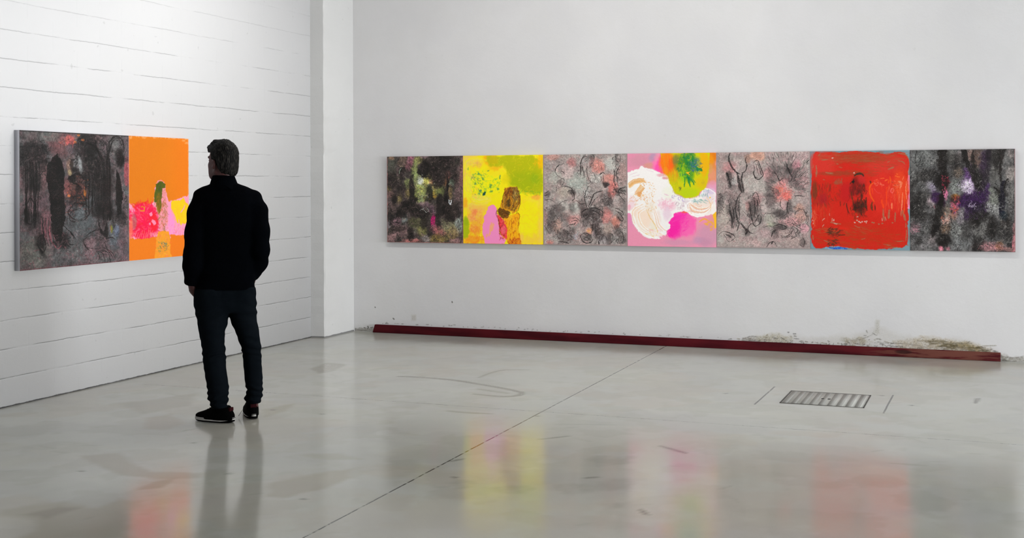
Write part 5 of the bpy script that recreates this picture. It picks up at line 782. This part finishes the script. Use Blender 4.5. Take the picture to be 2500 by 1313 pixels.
# ---------------------------------------------------------------- the visitor, modelled as smooth volumes
def snet(f, xs, ys, zs):
    """surface nets over a (nonuniform) grid of signed distances"""
    S = f < 0; nx, ny, nz = f.shape
    c = sum(S[i:nx-1+i, j:ny-1+j, k:nz-1+k].astype(np.int8) for i in (0, 1) for j in (0, 1) for k in (0, 1)); mk = (c > 0) & (c < 8)
    I, J, K_ = np.nonzero(mk); idx = -np.ones(mk.shape, int); idx[mk] = np.arange(len(I)); acc = np.zeros((len(I), 3)); cnt = np.zeros(len(I))
    cr = [(i, j, k) for i in (0, 1) for j in (0, 1) for k in (0, 1)]; ax = [xs, ys, zs]
    for a in cr:
        for d in range(3):
            if a[d]: continue
            b = list(a); b[d] = 1
            fa = f[I+a[0], J+a[1], K_+a[2]]; fb = f[I+b[0], J+b[1], K_+b[2]]; m = (fa < 0) != (fb < 0); t = fa/(fa-fb+1e-20)
            p = np.stack([xs[I+a[0]], ys[J+a[1]], zs[K_+a[2]]], -1); q = np.stack([xs[I+b[0]], ys[J+b[1]], zs[K_+b[2]]], -1)
            acc += np.where(m[:, None], p+(q-p)*t[:, None], 0); cnt += m
    V = acc/cnt[:, None]; Fs = []
    for d in range(3):
        sl0 = [slice(1, -1)]*3; sl0[d] = slice(0, -1); sl1 = [slice(1, -1)]*3; sl1[d] = slice(1, None)
        a = S[tuple(sl0)]; b = S[tuple(sl1)]; P = np.array(np.nonzero(a != b)).T; fl = a[a != b]
        off = np.ones(3, int); off[d] = 0; P = P+off; u, v = [(1, 2), (2, 0), (0, 1)][d]
        eu = np.zeros(3, int); eu[u] = 1; ev = np.zeros(3, int); ev[v] = 1
        q = np.stack([idx[tuple((P-eu-ev).T)], idx[tuple((P-ev).T)], idx[tuple(P.T)], idx[tuple((P-eu).T)]], -1)
        q[~fl] = q[~fl][:, ::-1]; Fs.append(q)
    return V, np.concatenate(Fs)
def smin(a, b, k): h = np.clip(.5+.5*(b-a)/k, 0, 1); return b*(1-h)+a*h-k*h*(1-h)
def smax(a, b, k): return -smin(-a, -b, k)
class G:
    def __init__(s, x, y, z, dx, dz=None):
        s.xs = np.arange(x[0], x[1]+dx, dx); s.ys = np.arange(y[0], y[1]+dx, dx); s.zs = dz if dz is not None else np.arange(z[0], z[1]+dx, dx)
        s.X, s.Y, s.Z = np.meshgrid(s.xs, s.ys, s.zs, indexing='ij')
    def cap(s, a, b, ra, rb, fy=1.):
        a = np.array(a, float); e = np.array(b, float)-a; L = e@e+1e-12; PX, PY, PZ = s.X-a[0], s.Y-a[1], s.Z-a[2]
        t = np.clip((PX*e[0]+PY*e[1]+PZ*e[2])/L, 0, 1); return np.sqrt((PX-t*e[0])**2+((PY-t*e[1])/fy)**2+(PZ-t*e[2])**2)-(ra+(rb-ra)*t)
    def chain(s, pts, rad, k=.02, fy=1.):
        d = None
        for i in range(len(pts)-1):
            c = s.cap(pts[i], pts[i+1], rad[i], rad[i+1], fy); d = c if d is None else smin(d, c, k)
        return d
    def ell(s, c, r, ang=0):
        t = math.radians(ang); X, Y, Z = s.X-c[0], s.Y-c[1], s.Z-c[2]; u = X*math.cos(t)+Y*math.sin(t); v = -X*math.sin(t)+Y*math.cos(t)
        q = np.sqrt((u/r[0])**2+(v/r[1])**2+(Z/r[2])**2); q2 = np.sqrt((u/r[0]**2)**2+(v/r[1]**2)**2+(Z/r[2]**2)**2)+1e-9; return q*(q-1)/q2
    def loft(s, tab, p=2., zlo=None, zhi=None):
        """tab rows: z, x0, x1, yc, ry"""
        T = np.array(sorted(tab)); I = lambda c: np.interp(s.Z, T[:, 0], T[:, c])
        x0, x1, yc, ry = I(1), I(2), I(3), I(4); rx = (x1-x0)/2; cx = (x0+x1)/2
        q = ((np.abs(s.X-cx)/rx)**p+(np.abs(s.Y-yc)/ry)**p)**(1/p); d = (q-1)*np.minimum(rx, ry)
        lo = T[0, 0] if zlo is None else zlo; hi = T[-1, 0] if zhi is None else zhi
        return smax(smax(d, lo-s.Z, .006), s.Z-hi, .006)
def vn3(X, Y, Z, sx, sy, sz, seed): return .5*(vnoise(X/sx+Z/sz*.37, Z/sz+Y/sy*.61+seed, seed)+vnoise(Y/sy+X/sx*.5+9, Z/sz+3.3*seed, seed+1))
PM = dict(skin=None)
person_O = (-4.562, 6.609, 0.); PANG = math.atan2(.568, .823)
def zx(x, y): return ((x/3.284-123)/392., (709.6-y/3.284)/382.)       # upper figure sketch -> metres
def zl(x, y): return ((x/3.455-123)/392., (349.6-y/3.455)/382.)       # legs sketch -> metres
def leg_tab(rows, ycs):
    T = []
    for (y, a, b) in rows:
        X0_, Z_ = zl(a, y); X1_, _ = zl(b, y); T.append([Z_, X0_, X1_, 0, 0])
    zs_ = [t[0] for t in T]
    for t in T:
        u = (t[0]-.10)/(.68-.10); t[3] = ycs[1]+(ycs[0]-ycs[1])*min(max(u, 0), 1)**.8; w = (t[2]-t[1])/2; t[4] = max(.056, min(.098, w*1.12+.005*max(u, 0)))
    return T
LL = [(150, 150, 420), (230, 158, 432), (310, 168, 440), (370, 172, 430), (440, 187, 408), (520, 200, 405), (570, 212, 405), (640, 215, 415), (750, 228, 415), (850, 245, 432), (930, 260, 438), (960, 257, 434), (1000, 256, 434), (1040, 277, 430), (1078, 290, 426)]
RL = [(150, 430, 667), (230, 436, 670), (310, 440, 678), (370, 460, 685), (440, 490, 698), (520, 520, 708), (570, 540, 716), (640, 556, 720), (750, 563, 723), (850, 573, 728), (930, 583, 732), (960, 592, 733), (1000, 580, 731), (1040, 572, 722), (1078, 592, 712)]
LT = leg_tab(LL, (.045, .012)); RTb = leg_tab(RL, (.06, .125))
a_ = math.radians(42); HF = np.array([-math.sin(a_), math.cos(a_)]); HL = np.array([-math.cos(a_), -math.sin(a_)]); HC = np.array([-.025, .075])
def hp(f, l, z): return (HC[0]+HF[0]*f+HL[0]*l, HC[1]+HF[1]*f+HL[1]*l, z)
HANG = 90+42                                                            # x axis of an ellipsoid turned to face along HF
# arm paths
def P3(x, y, Y): X_, Z_ = zx(x, y); return (X_, Y, Z_)
ARM_L = [P3(214, 516, .06), P3(178, 640, .04), P3(154, 800, .02), P3(134, 985, -.01), P3(130, 1060, .0), P3(122, 1200, .045)]; RA_L = [.058, .066, .062, .058, .056, .047]
ARM_R = [P3(622, 538, .06), P3(650, 640, .04), P3(666, 800, .02), P3(673, 945, .0), P3(664, 1050, .05), P3(610, 1150, .125)]; RA_R = [.058, .066, .064, .058, .056, .048]
TORSO = [(P3(0, 1262, 0)[2], -.197, .178, .06, .118), (P3(0, 1150, 0)[2], -.192, .178, .055, .118), (P3(0, 1000, 0)[2], -.185, .180, .05, .118), (P3(0, 800, 0)[2], -.185, .188, .05, .122), (P3(0, 640, 0)[2], -.19, .192, .05, .12), (P3(0, 540, 0)[2], -.188, .185, .05, .108), (P3(0, 490, 0)[2], -.192, .188, .055, .096), (P3(0, 463, 0)[2], -.182, .174, .06, .088), (P3(0, 441, 0)[2], -.152, .138, .062, .082), (P3(0, 419, 0)[2], -.110, .098, .063, .076), (P3(0, 403, 0)[2], -.096, .070, .065, .072), (P3(0, 385, 0)[2], -.090, .056, .067, .068), (P3(0, 362, 0)[2], -.083, .048, .068, .063)]
def hand(g, wr, d, side, curl):
    """palm and five unequal bent fingers from wrist wr along d (unit), side = thumb direction"""
    d = np.array(d, float); d /= np.linalg.norm(d); sd = np.array(side, float); sd -= d*(sd@d); sd /= np.linalg.norm(sd); cu = np.array(curl, float); wr = np.array(wr, float)
    D = smin(g.cap(wr, wr+d*.05, .026, .03), g.cap(wr+d*.03+sd*.018, wr+d*.082+sd*.022, .018, .016), .02); D = smin(D, g.cap(wr+d*.03-sd*.018, wr+d*.076-sd*.024, .017, .014), .02); D = smin(D, g.cap(wr+d*.05, wr+d*.086, .018, .015), .02)
    for o_, L_ in ((.027, .072), (.009, .08), (-.009, .074), (-.026, .058)):
        b = wr+d*.086+sd*o_; m = b+d*L_*.42+cu*.006; e = m+d*L_*.32+cu*.016; t = e+d*L_*.2+cu*.016
        D = smin(D, g.chain([b, m, e, t], [.0092, .0086, .008, .0072], .004), .006)
    t0 = wr+d*.022+sd*.026; t1 = t0+d*.034+sd*.018; t2 = t1+d*.030+sd*.004; t3 = t2+d*.022-sd*.003
    return smin(D, g.chain([t0, t1, t2, t3], [.013, .0115, .0105, .009], .006), .008)
def build_person():
    root = empty('tmp', (0, 0, 0)); bpy.data.objects.remove(root)
    ms = {}
    t = NT('skin', .5, .4); t.pos(); t.base(t.mix(t.noise(t.P, 30., 3.), L3(60, 30, 29), L3(74, 40, 37))); ms['skin'] = t.m  # skin colour darkened to hold the shade on the face
    def cloth(name, c1, c2, sc=350.):
        t = NT(name, .95, .02); t.pos(); t.base(t.mix(t.noise(t.P, 9., 4.), c1, c2)); t.bump(t.noise(t.P, sc, 2.), .3, .001); return t.m
    ms['jacket'] = cloth('navy black jacket cloth', (.0004, .0007, .0011), (.0008, .0012, .0020)); ms['trousers'] = cloth('dark blue denim', (.0018, .0030, .0042), (.0040, .0056, .0075))
    t = NT('greying brown hair', .7, .15); x, y, z = t.pos(); st_ = t.noise(t.vec(t.M('MULTIPLY', x, 1.), y, t.M('MULTIPLY', z, .18)), 150., 3., .6)
    t.base(t.mix(t.ss(st_, .47, .70), (.0016, .0013, .0011), (.030, .0265, .022))); t.bump(st_, .8, .004); ms['hair'] = t.m
    # body: one continuous surface
    zz = np.r_[np.arange(-.005, .10, .006), np.arange(.1, 1.44, .0075), np.arange(1.44, 1.84, .0032)]
    g = G((-.26, .28), (-.16, .30), (0, 1), .0047, zz)
    sh = lambda T, k: [[r[0], r[1]+k, r[2]-k, r[3], r[4]-k] for r in T]
    tor = g.loft(sh([r for r in TORSO if r[0] < 1.52], .03), 2.3); d = tor
    neck = g.cap((-.014, .055, 1.46), hp(-.02, 0, 1.66), .062, .056); d = smin(d, neck, .03)
    hips = g.loft([(.76, -.165, .14, .055, .07), (.82, -.17, .145, .055, .085), (.9, -.16, .14, .055, .085)], 2.2); d = smin(d, hips, .03)
    d = smin(d, g.chain([(-.105, .052, .80), (-.108, .045, .62), (-.086, .03, .45), (-.043, .026, .15), (-.030, .040, .06)], [.06, .05, .040, .032, .030], .03), .03)
    d = smin(d, g.chain([(.085, .065, .80), (.105, .075, .62), (.148, .10, .45), (.167, .125, .15), (.166, .13, .06)], [.055, .046, .038, .032, .030], .03), .03)
    fd = np.array([-.82, .57]); d = smin(d, g.cap((-.018, .040, .040), (-.077-.82*.07, .0735+.57*.07, .030), .024, .014), .01); d = smin(d, g.cap((.165, .125, .042), (.150, .27, .030), .024, .014), .01)
    d = smin(d, g.chain(ARM_L, [r*.66 for r in RA_L[:-1]]+[.026], .02), .02); d = smin(d, g.chain(ARM_R, [r*.66 for r in RA_R[:-1]]+[.026], .02), .02)
    wl = np.array(ARM_L[-1]); d = smin(d, hand(g, wl, (.25, .35, -1), (.0, 1, .2), (.6, .2, 0)), .012)
    wr = np.array(ARM_R[-1]); d = smin(d, hand(g, wr, (-.35, .15, -.9), (-1, .3, .3), (-.3, -.4, 0)), .012)
    # head
    skull = g.ell(hp(-.005, 0, 1.712), (.094, .074, .092), HANG); face = g.ell(hp(.026, 0, 1.643), (.064, .061, .088), HANG); h = smin(skull, face, .03)
    h = smin(h, g.ell(hp(.054, .004, 1.584), (.036, .042, .028), HANG), .025); h = smin(h, g.cap(hp(.00, .052, 1.608), hp(.050, .030, 1.580), .022, .022), .02); h = smin(h, g.cap(hp(.02, -.052, 1.60), hp(.055, -.02, 1.580), .02, .018), .02)
    h = smin(h, g.cap(hp(.084, .0, 1.69), hp(.104, 0, 1.645), .009, .012), .012); h = smin(h, g.ell(hp(.098, .010, 1.641), (.012, .009, .008), HANG), .006); h = smin(h, g.ell(hp(.098, -.010, 1.641), (.012, .009, .008), HANG), .006)
    for s_ in (1, -1):
        h = smin(h, g.cap(hp(.085, .012*s_, 1.702), hp(.076, .046*s_, 1.704), .009, .008), .012); h = smax(h, -g.ell(hp(.094, .031*s_, 1.684), (.014, .015, .010), HANG), .012); h = smin(h, g.ell(hp(.078, .031*s_, 1.684), (.0125, .0125, .0115), HANG), .003)
        h = smin(h, g.ell(hp(.060, .041*s_, 1.652), (.02, .018, .022), HANG), .02); h = smin(h, g.ell(hp(.043, .034*s_, 1.614), (.036, .030, .040), HANG), .02)
    h = smin(h, g.cap(hp(.086, .016, 1.614), hp(.086, -.016, 1.614), .008, .008), .008); h = smax(h, -g.cap(hp(.098, .02, 1.6175), hp(.098, -.02, 1.6175), .0022, .0022), .004)
    for s_ in (1, -1):                                                     # ears
        e = g.ell(hp(-.004, .080*s_, 1.657), (.018, .010, .032), HANG); e = smax(e, -g.ell(hp(.000, .089*s_, 1.662), (.010, .007, .018), HANG), .004); h = smin(h, e, .006)
    d = smin(d, h, .02)
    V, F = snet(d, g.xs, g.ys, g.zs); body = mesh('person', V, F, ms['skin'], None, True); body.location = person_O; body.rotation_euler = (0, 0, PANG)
    tag(body, 'person seen from behind in black jacket and dark trousers, hands in pockets, studying the wall', 'person')
    # hair
    g = G((-.17, .14), (-.06, .22), (1.54, 1.85), .0026); Fc = (g.X-HC[0])*HF[0]+(g.Y-HC[1])*HF[1]; Lc = (g.X-HC[0])*HL[0]+(g.Y-HC[1])*HL[1]
    d = g.ell(hp(-.012, 0, 1.716), (.107, .088, .105), HANG); d = smin(d, g.ell(hp(-.052, 0, 1.650), (.054, .072, .066), HANG), .03); d = smin(d, g.ell(hp(-.052, -.022, 1.612), (.036, .050, .038), HANG), .02)
    d = smin(d, g.cap(hp(.074, .02, 1.768), hp(.03, .03, 1.79), .024, .028), .02); d = smin(d, g.cap(hp(.088, -.02, 1.762), hp(.03, -.03, 1.785), .022, .03), .02); d = smin(d, g.cap(hp(.095, .03, 1.765), hp(.06, .05, 1.75), .010, .016), .012)
    d = smin(d, g.ell(hp(-.03, -.04, 1.600), (.02, .03, .018), HANG), .01)
    # strands swept back from the forehead: ridges across the flow
    wv_ = np.clip(-(g.X+.01)/.08, 0, 1); uu = g.X+wv_*.8*(g.Z-1.76)+.012*np.sin(g.Z*40)+(vn3(g.X, g.Y, g.Z, .04, .04, .06, 19)-.5)*.02
    rid = np.sin(uu*520+3*vn3(g.X, g.Y, g.Z, .05, .05, .09, 7))*.0011+(vn3(uu*1.0, 0*uu, g.Z, .009, .05, .12, 21)-.5)*.007
    d = d+rid+(vn3(g.X, g.Y, g.Z, .016, .016, .02, 33)-.5)*.004*(1+2.*np.clip((1.63-g.Z)/.05, 0, 1))
    facecut = smin(smax(.012-Fc+0*Fc, g.Z-(1.742-.0*Lc), .012)*1., smax(-.028-Fc+0*Fc, g.Z-1.66, .01), .01)   # <0 where hair would cover face
    # remove hair in front of the ear below the hairline and under the lobe
    cut = smin(smax(.020-Fc, g.Z-1.734, .012), smax(-.022-Fc, g.Z-1.688, .01), .008); cut = smin(cut, smax(-.040-Fc, g.Z-1.625, .01), .01)
    d = smax(d, -cut, .005); V, F = snet(d, g.xs, g.ys, g.zs); mesh('hair', V, F, ms['hair'], body, True)
    o = body.children[-1]; o['label'] = 'grey brown hair combed back over the collar'
    # jacket
    g = G((-.29, .30), (-.16, .24), (.82, 1.60), .005); k = P3(0, 1262, 0)[2]
    d = g.loft(TORSO, 2.4); aL = g.chain(ARM_L, RA_L, .03); aR = g.chain(ARM_R, RA_R, .03)
    wv = np.array(ARM_L[-1])-np.array(ARM_L[-2]); wv /= np.linalg.norm(wv); e = np.array(ARM_L[-1])+wv*.004; aL = smax(aL, (g.X-e[0])*wv[0]+(g.Y-e[1])*wv[1]+(g.Z-e[2])*wv[2], .006)
    wv = np.array(ARM_R[-1])-np.array(ARM_R[-2]); wv /= np.linalg.norm(wv); e = np.array(ARM_R[-1])+wv*.01; aR = smax(aR, (g.X-e[0])*wv[0]+(g.Y-e[1])*wv[1]+(g.Z-e[2])*wv[2], .006)
    d = smin(smin(d, aL, .022), aR, .022); d = smin(d, g.cap(P3(270, 500, .06), P3(530, 505, .06), .05, .05, 1.), .04)
    zn = g.Z; fold = (vn3(g.X, g.Y, zn, .10, .10, .05, 51)-.5)*.008+(vn3(g.X, g.Y, zn, .03, .03, .02, 61)-.5)*.003; d = d+fold
    # opening for neck, hollow hem and the cuffs
    d = smax(d, -g.cap((-.014, .066, 1.50), hp(-.02, 0, 1.66), .060, .062), .004); d = smax(d, -g.loft([(.80, -.188, .168, .06, .108), (k+.012, -.188, .168, .06, .108)], 2.3), .003)
    V, F = snet(d, g.xs, g.ys, g.zs); jk = mesh('jacket', V, F, ms['jacket'], body, True); jk['label'] = 'black navy jacket'
    # collar as a sub part
    g = G((-.13, .11), (-.03, .17), (1.49, 1.61), .0028); zc_ = np.interp(0, [0], [0])
    tilt = (g.Z-1.50)-(.0*g.X); r_out = g.cap((-.016, .062, 1.46), (-.022, .07, 1.64), .113, .050); top = 1.587-.10*np.clip(g.Y-.05, 0, 1)+.0*g.X
    d = smax(r_out, -(r_out+.008), .002); d = smax(d, g.Z-top, .003); d = smax(d, 1.495-g.Z, .003); V, F = snet(d, g.xs, g.ys, g.zs); mesh('collar', V, F, ms['jacket'], jk, True)
    # trousers
    g = G((-.25, .26), (-.09, .24), (.08, .93), .0048, np.arange(.085, .92, .005))
    L_ = g.loft(LT, 2.1, .098, .86); R_ = g.loft(RTb, 2.1, .098, .86); H_ = g.loft([(.655, -.186, .172, .055, .092), (.70, -.196, .176, .055, .10), (.76, -.202, .178, .056, .106), (.83, -.200, .172, .058, .104), (.90, -.185, .16, .058, .10)], 2.3)
    # round off the seat so that the crotch arches
    d = smin(smin(L_, R_, .012), smax(H_, .70-g.Z, .02), .02)
    low = np.clip((.32-g.Z)/.22, 0, 1); kn = np.exp(-((g.Z-.46)/.07)**2); seat = np.exp(-((g.Z-.72)/.06)**2)
    sl = g.Z+.25*g.X*np.sign(g.X-.03)+.2*(g.Y)
    d = d+.006*low*np.sin(sl*150+4*vn3(g.X, g.Y, g.Z, .05, .05, .06, 71))*np.exp(-((g.Z-.17)/.08)**2)*1.0+.0035*kn*np.sin(sl*120+5*vn3(g.X, g.Y, g.Z, .06, .06, .05, 75))+.003*seat*np.sin((g.Z+.35*np.abs(g.X))*95+3*vn3(g.X, g.Y, g.Z, .08, .08, .05, 79))+(vn3(g.X, g.Y, g.Z, .06, .06, .03, 81)-.5)*.008
    d = smax(d, .100-g.Z+.10*(g.Y-.03)*0, .004); d = smax(d, -smin(g.cap((-.05, .014, .05), (-.052, .014, .13), .040, .040), g.cap((.166, .125, .05), (.166, .125, .13), .040, .040), .001), .003)
    V, F = snet(d, g.xs, g.ys, g.zs); tr = mesh('trousers', V, F, ms['trousers'], body, True); tr['label'] = 'dark blue trousers bunched at the ankles'
    # shoes
    blk = flat('black shoe mesh', (.0014, .0014, .0014), .95, .03, .001, 500); wht = flat('shoe sole white', (.36, .35, .33), .5, .3); rub = flat('black rubber', (.0015, .0015, .0015), .9, .03); redb = flat('dark red heel lining', (.022, .004, .005), .9, .05)
    def outline(n=44):
        P = []
        for i in range(n):
            t_ = 2*PI*i/n; y_ = math.cos(t_); x_ = math.sin(t_); L = .150; u = y_; w = .048-.010*(u < 0)*(-u)-.003*(abs(u) < .35); P.append((x_*abs(x_)**-.15*w if x_ else 0., y_*L))
        return P
    OL = outline()
    def slab(name, z0, z1, sc0, sc1, mat, par, ylo=-1, yhi=1, zf=None):
        V = []; n = len(OL); F = []
        lv = 2
        for k_, (z, sc) in enumerate(((z0, sc0), (z1, sc1))):
            for (x_, y_) in OL: V.append((x_*sc, y_*(1-(1-sc)*.35), (zf(y_, k_) if zf else z)))
        for i in range(n): F.append((i, (i+1) % n, n+(i+1) % n, n+i))
        F += [tuple(range(n-1, -1, -1)), tuple(range(n, 2*n))]
        return mesh(name, V, F, mat, par)
    def shoe(loc, ang, lace):
        r = empty('shoe', (loc[0], loc[1], 0), ang); r.parent = body
        gg = G((-.07, .07), (-.165, .165), (0, .13), .0034)
        u = gg.Y
        up_ = gg.loft([(.016, -.046, .046, 0, .147), (.040, -.046, .046, 0, .145), (.052, -.045, .045, -.008, .136), (.066, -.043, .043, -.026, .110), (.082, -.040, .040, -.041, .083), (.098, -.037, .037, -.053, .062), (.106, -.035, .035, -.058, .054)], 2.3)
        d_ = smax(up_, -gg.loft([(.085, -.030, .030, -.060, .036), (.14, -.031, .031, -.060, .044)], 2.2), .003)
        V, F = snet(d_, gg.xs, gg.ys, gg.zs); mesh('upper', V, F, blk, r, True)
        slab('outsole', 0, .010, .93, .99, rub, r, zf=lambda y_, k_: (.0012+.010*max(0, (abs(y_)-.11)/.04)**2)+(k_*(.009+.012*max(0, (-y_-.04)/.11))))
        slab('midsole', .009, .030, 1.0, .985, wht, r, zf=lambda y_, k_: (.010+.012*max(0, (-y_-.07)/.08)) if k_ == 0 else .028+.008*max(0, -y_/.15))
        slab('sole_groove', .02, .026, 1.015, 1.015, rub, r, zf=lambda y_, k_: .0215+.009*max(0, (-y_-.02)/.13)+(k_*(.0042*min(1, max(.02, (.03-y_)/.05)))))
        boxes('heel_pull', [(-.020, .020, -.128, -.112, .074, .098)], redb, r, .003)
        lp_ = []
        for q in range(5):
            yy = -.005+q*.018; z_ = .096-q*.0095
            lp_.append((-.020, .020, yy+.012, yy+.018, z_, z_+.004))
        lc_ = boxes('shoelace', lp_, blk, r, .0015)
        return r
    hd = math.atan2(.57, -.82)-PI/2; c0 = np.array([.019, -.0425])+np.array([.57, .82])*.040+np.array([-.82, .57])*.145; shoe(c0, hd, 0)
    hd2 = math.atan2(.99, -.12)-PI/2; c1 = np.array([.168, .0725])+np.array([-.12, .99])*.146; s2 = shoe(c1, hd2, 1)
    # lace end sticking out at the left of the far shoe
    lc = mesh('lace_end', [(-.048, -.080, .080), (-.040, -.074, .092), (-.082, -.040, .012), (-.086, -.044, .010), (-.046, -.085, .084), (-.038, -.078, .096), (-.082, -.046, .015), (-.087, -.049, .013)], [(0, 1, 2, 3), (7, 6, 5, 4), (0, 4, 5, 1), (2, 6, 7, 3), (1, 5, 6, 2), (3, 7, 4, 0)], blk, s2)
    return body
build_person()
LAMPS = [(-3.0, 8.7, 4.0, 150, PI/2, 'strip light under the ceiling running along the plaster wall'), (-2.2, 3.0, 3.6, 10, 0, 'strip light under the ceiling running towards the back of the room')]
FILL = (6.4, 1.35, 2.4, 7.5, 2050)  # side light added to brighten the block wall
EXPO = -.15
# ---------------------------------------------------------------- lamps under the ceiling and an added side light
def strip_lamp(x, y, ln, pw, rz, label):
    r = empty('ceiling_light', (x, y, ZC), rz); tag(r, label, 'light', 'strip lights under the ceiling')
    boxes('housing', [(-.15, .15, -ln/2, ln/2, -.09, -.0)], hous, r)
    ld = bpy.data.lights.new('lamp', 'AREA'); ld.shape = 'RECTANGLE'; ld.size = .26; ld.size_y = ln-.05; ld.energy = pw; ld.color = LCOL
    lo = bpy.data.objects.new('lamp', ld); COL.objects.link(lo); lo.parent = r; lo.location = (0, 0, -.1)
    return r
LCOL = (1., .985, .96)
hous = flat('lamp housing', (.7, .7, .7), .5)
for x, y, ln, p, rz, lb in LAMPS: strip_lamp(x, y, ln, p, rz, lb)
wl = bpy.data.lights.new('added_side_light', 'AREA'); wl.shape = 'RECTANGLE'; wl.size = FILL[2]; wl.size_y = FILL[3]; wl.energy = FILL[4]; wl.color = (.95, .97, 1.)  # unseen area light, added in front of the right wall
wo = bpy.data.objects.new('added_side_light', wl); COL.objects.link(wo); wo.location = (XR-.03, FILL[0], FILL[1]); wo.rotation_euler = (0, PI/2, 0)
w = bpy.data.worlds.new('world'); bpy.context.scene.world = w; w.use_nodes = True; w.node_tree.nodes['Background'].inputs[0].default_value = (.5, .55, .6, 1); w.node_tree.nodes['Background'].inputs[1].default_value = .2
vs = bpy.context.scene.view_settings; vs.view_transform = 'Standard'; vs.look = 'None'; vs.gamma = 1; vs.use_curve_mapping = False; vs.exposure = EXPO

y0, y1, z0, z1 = FILL[0]-FILL[3]/2, FILL[0]+FILL[3]/2, max(FILL[1]-FILL[2]/2, .09), FILL[1]+FILL[2]/2
fb_ = [(XR-.05, XR, y0-.08, y1+.08, z1, z1+.08), (XR-.05, XR, y0-.08, y1+.08, z0-.08, z0), (XR-.05, XR, y0-.08, y0, z0, z1), (XR-.05, XR, y1, y1+.08, z0, z1)]
struct(boxes('fill_frame_1', fb_, hous))  # out-of-view frame put around the added side light
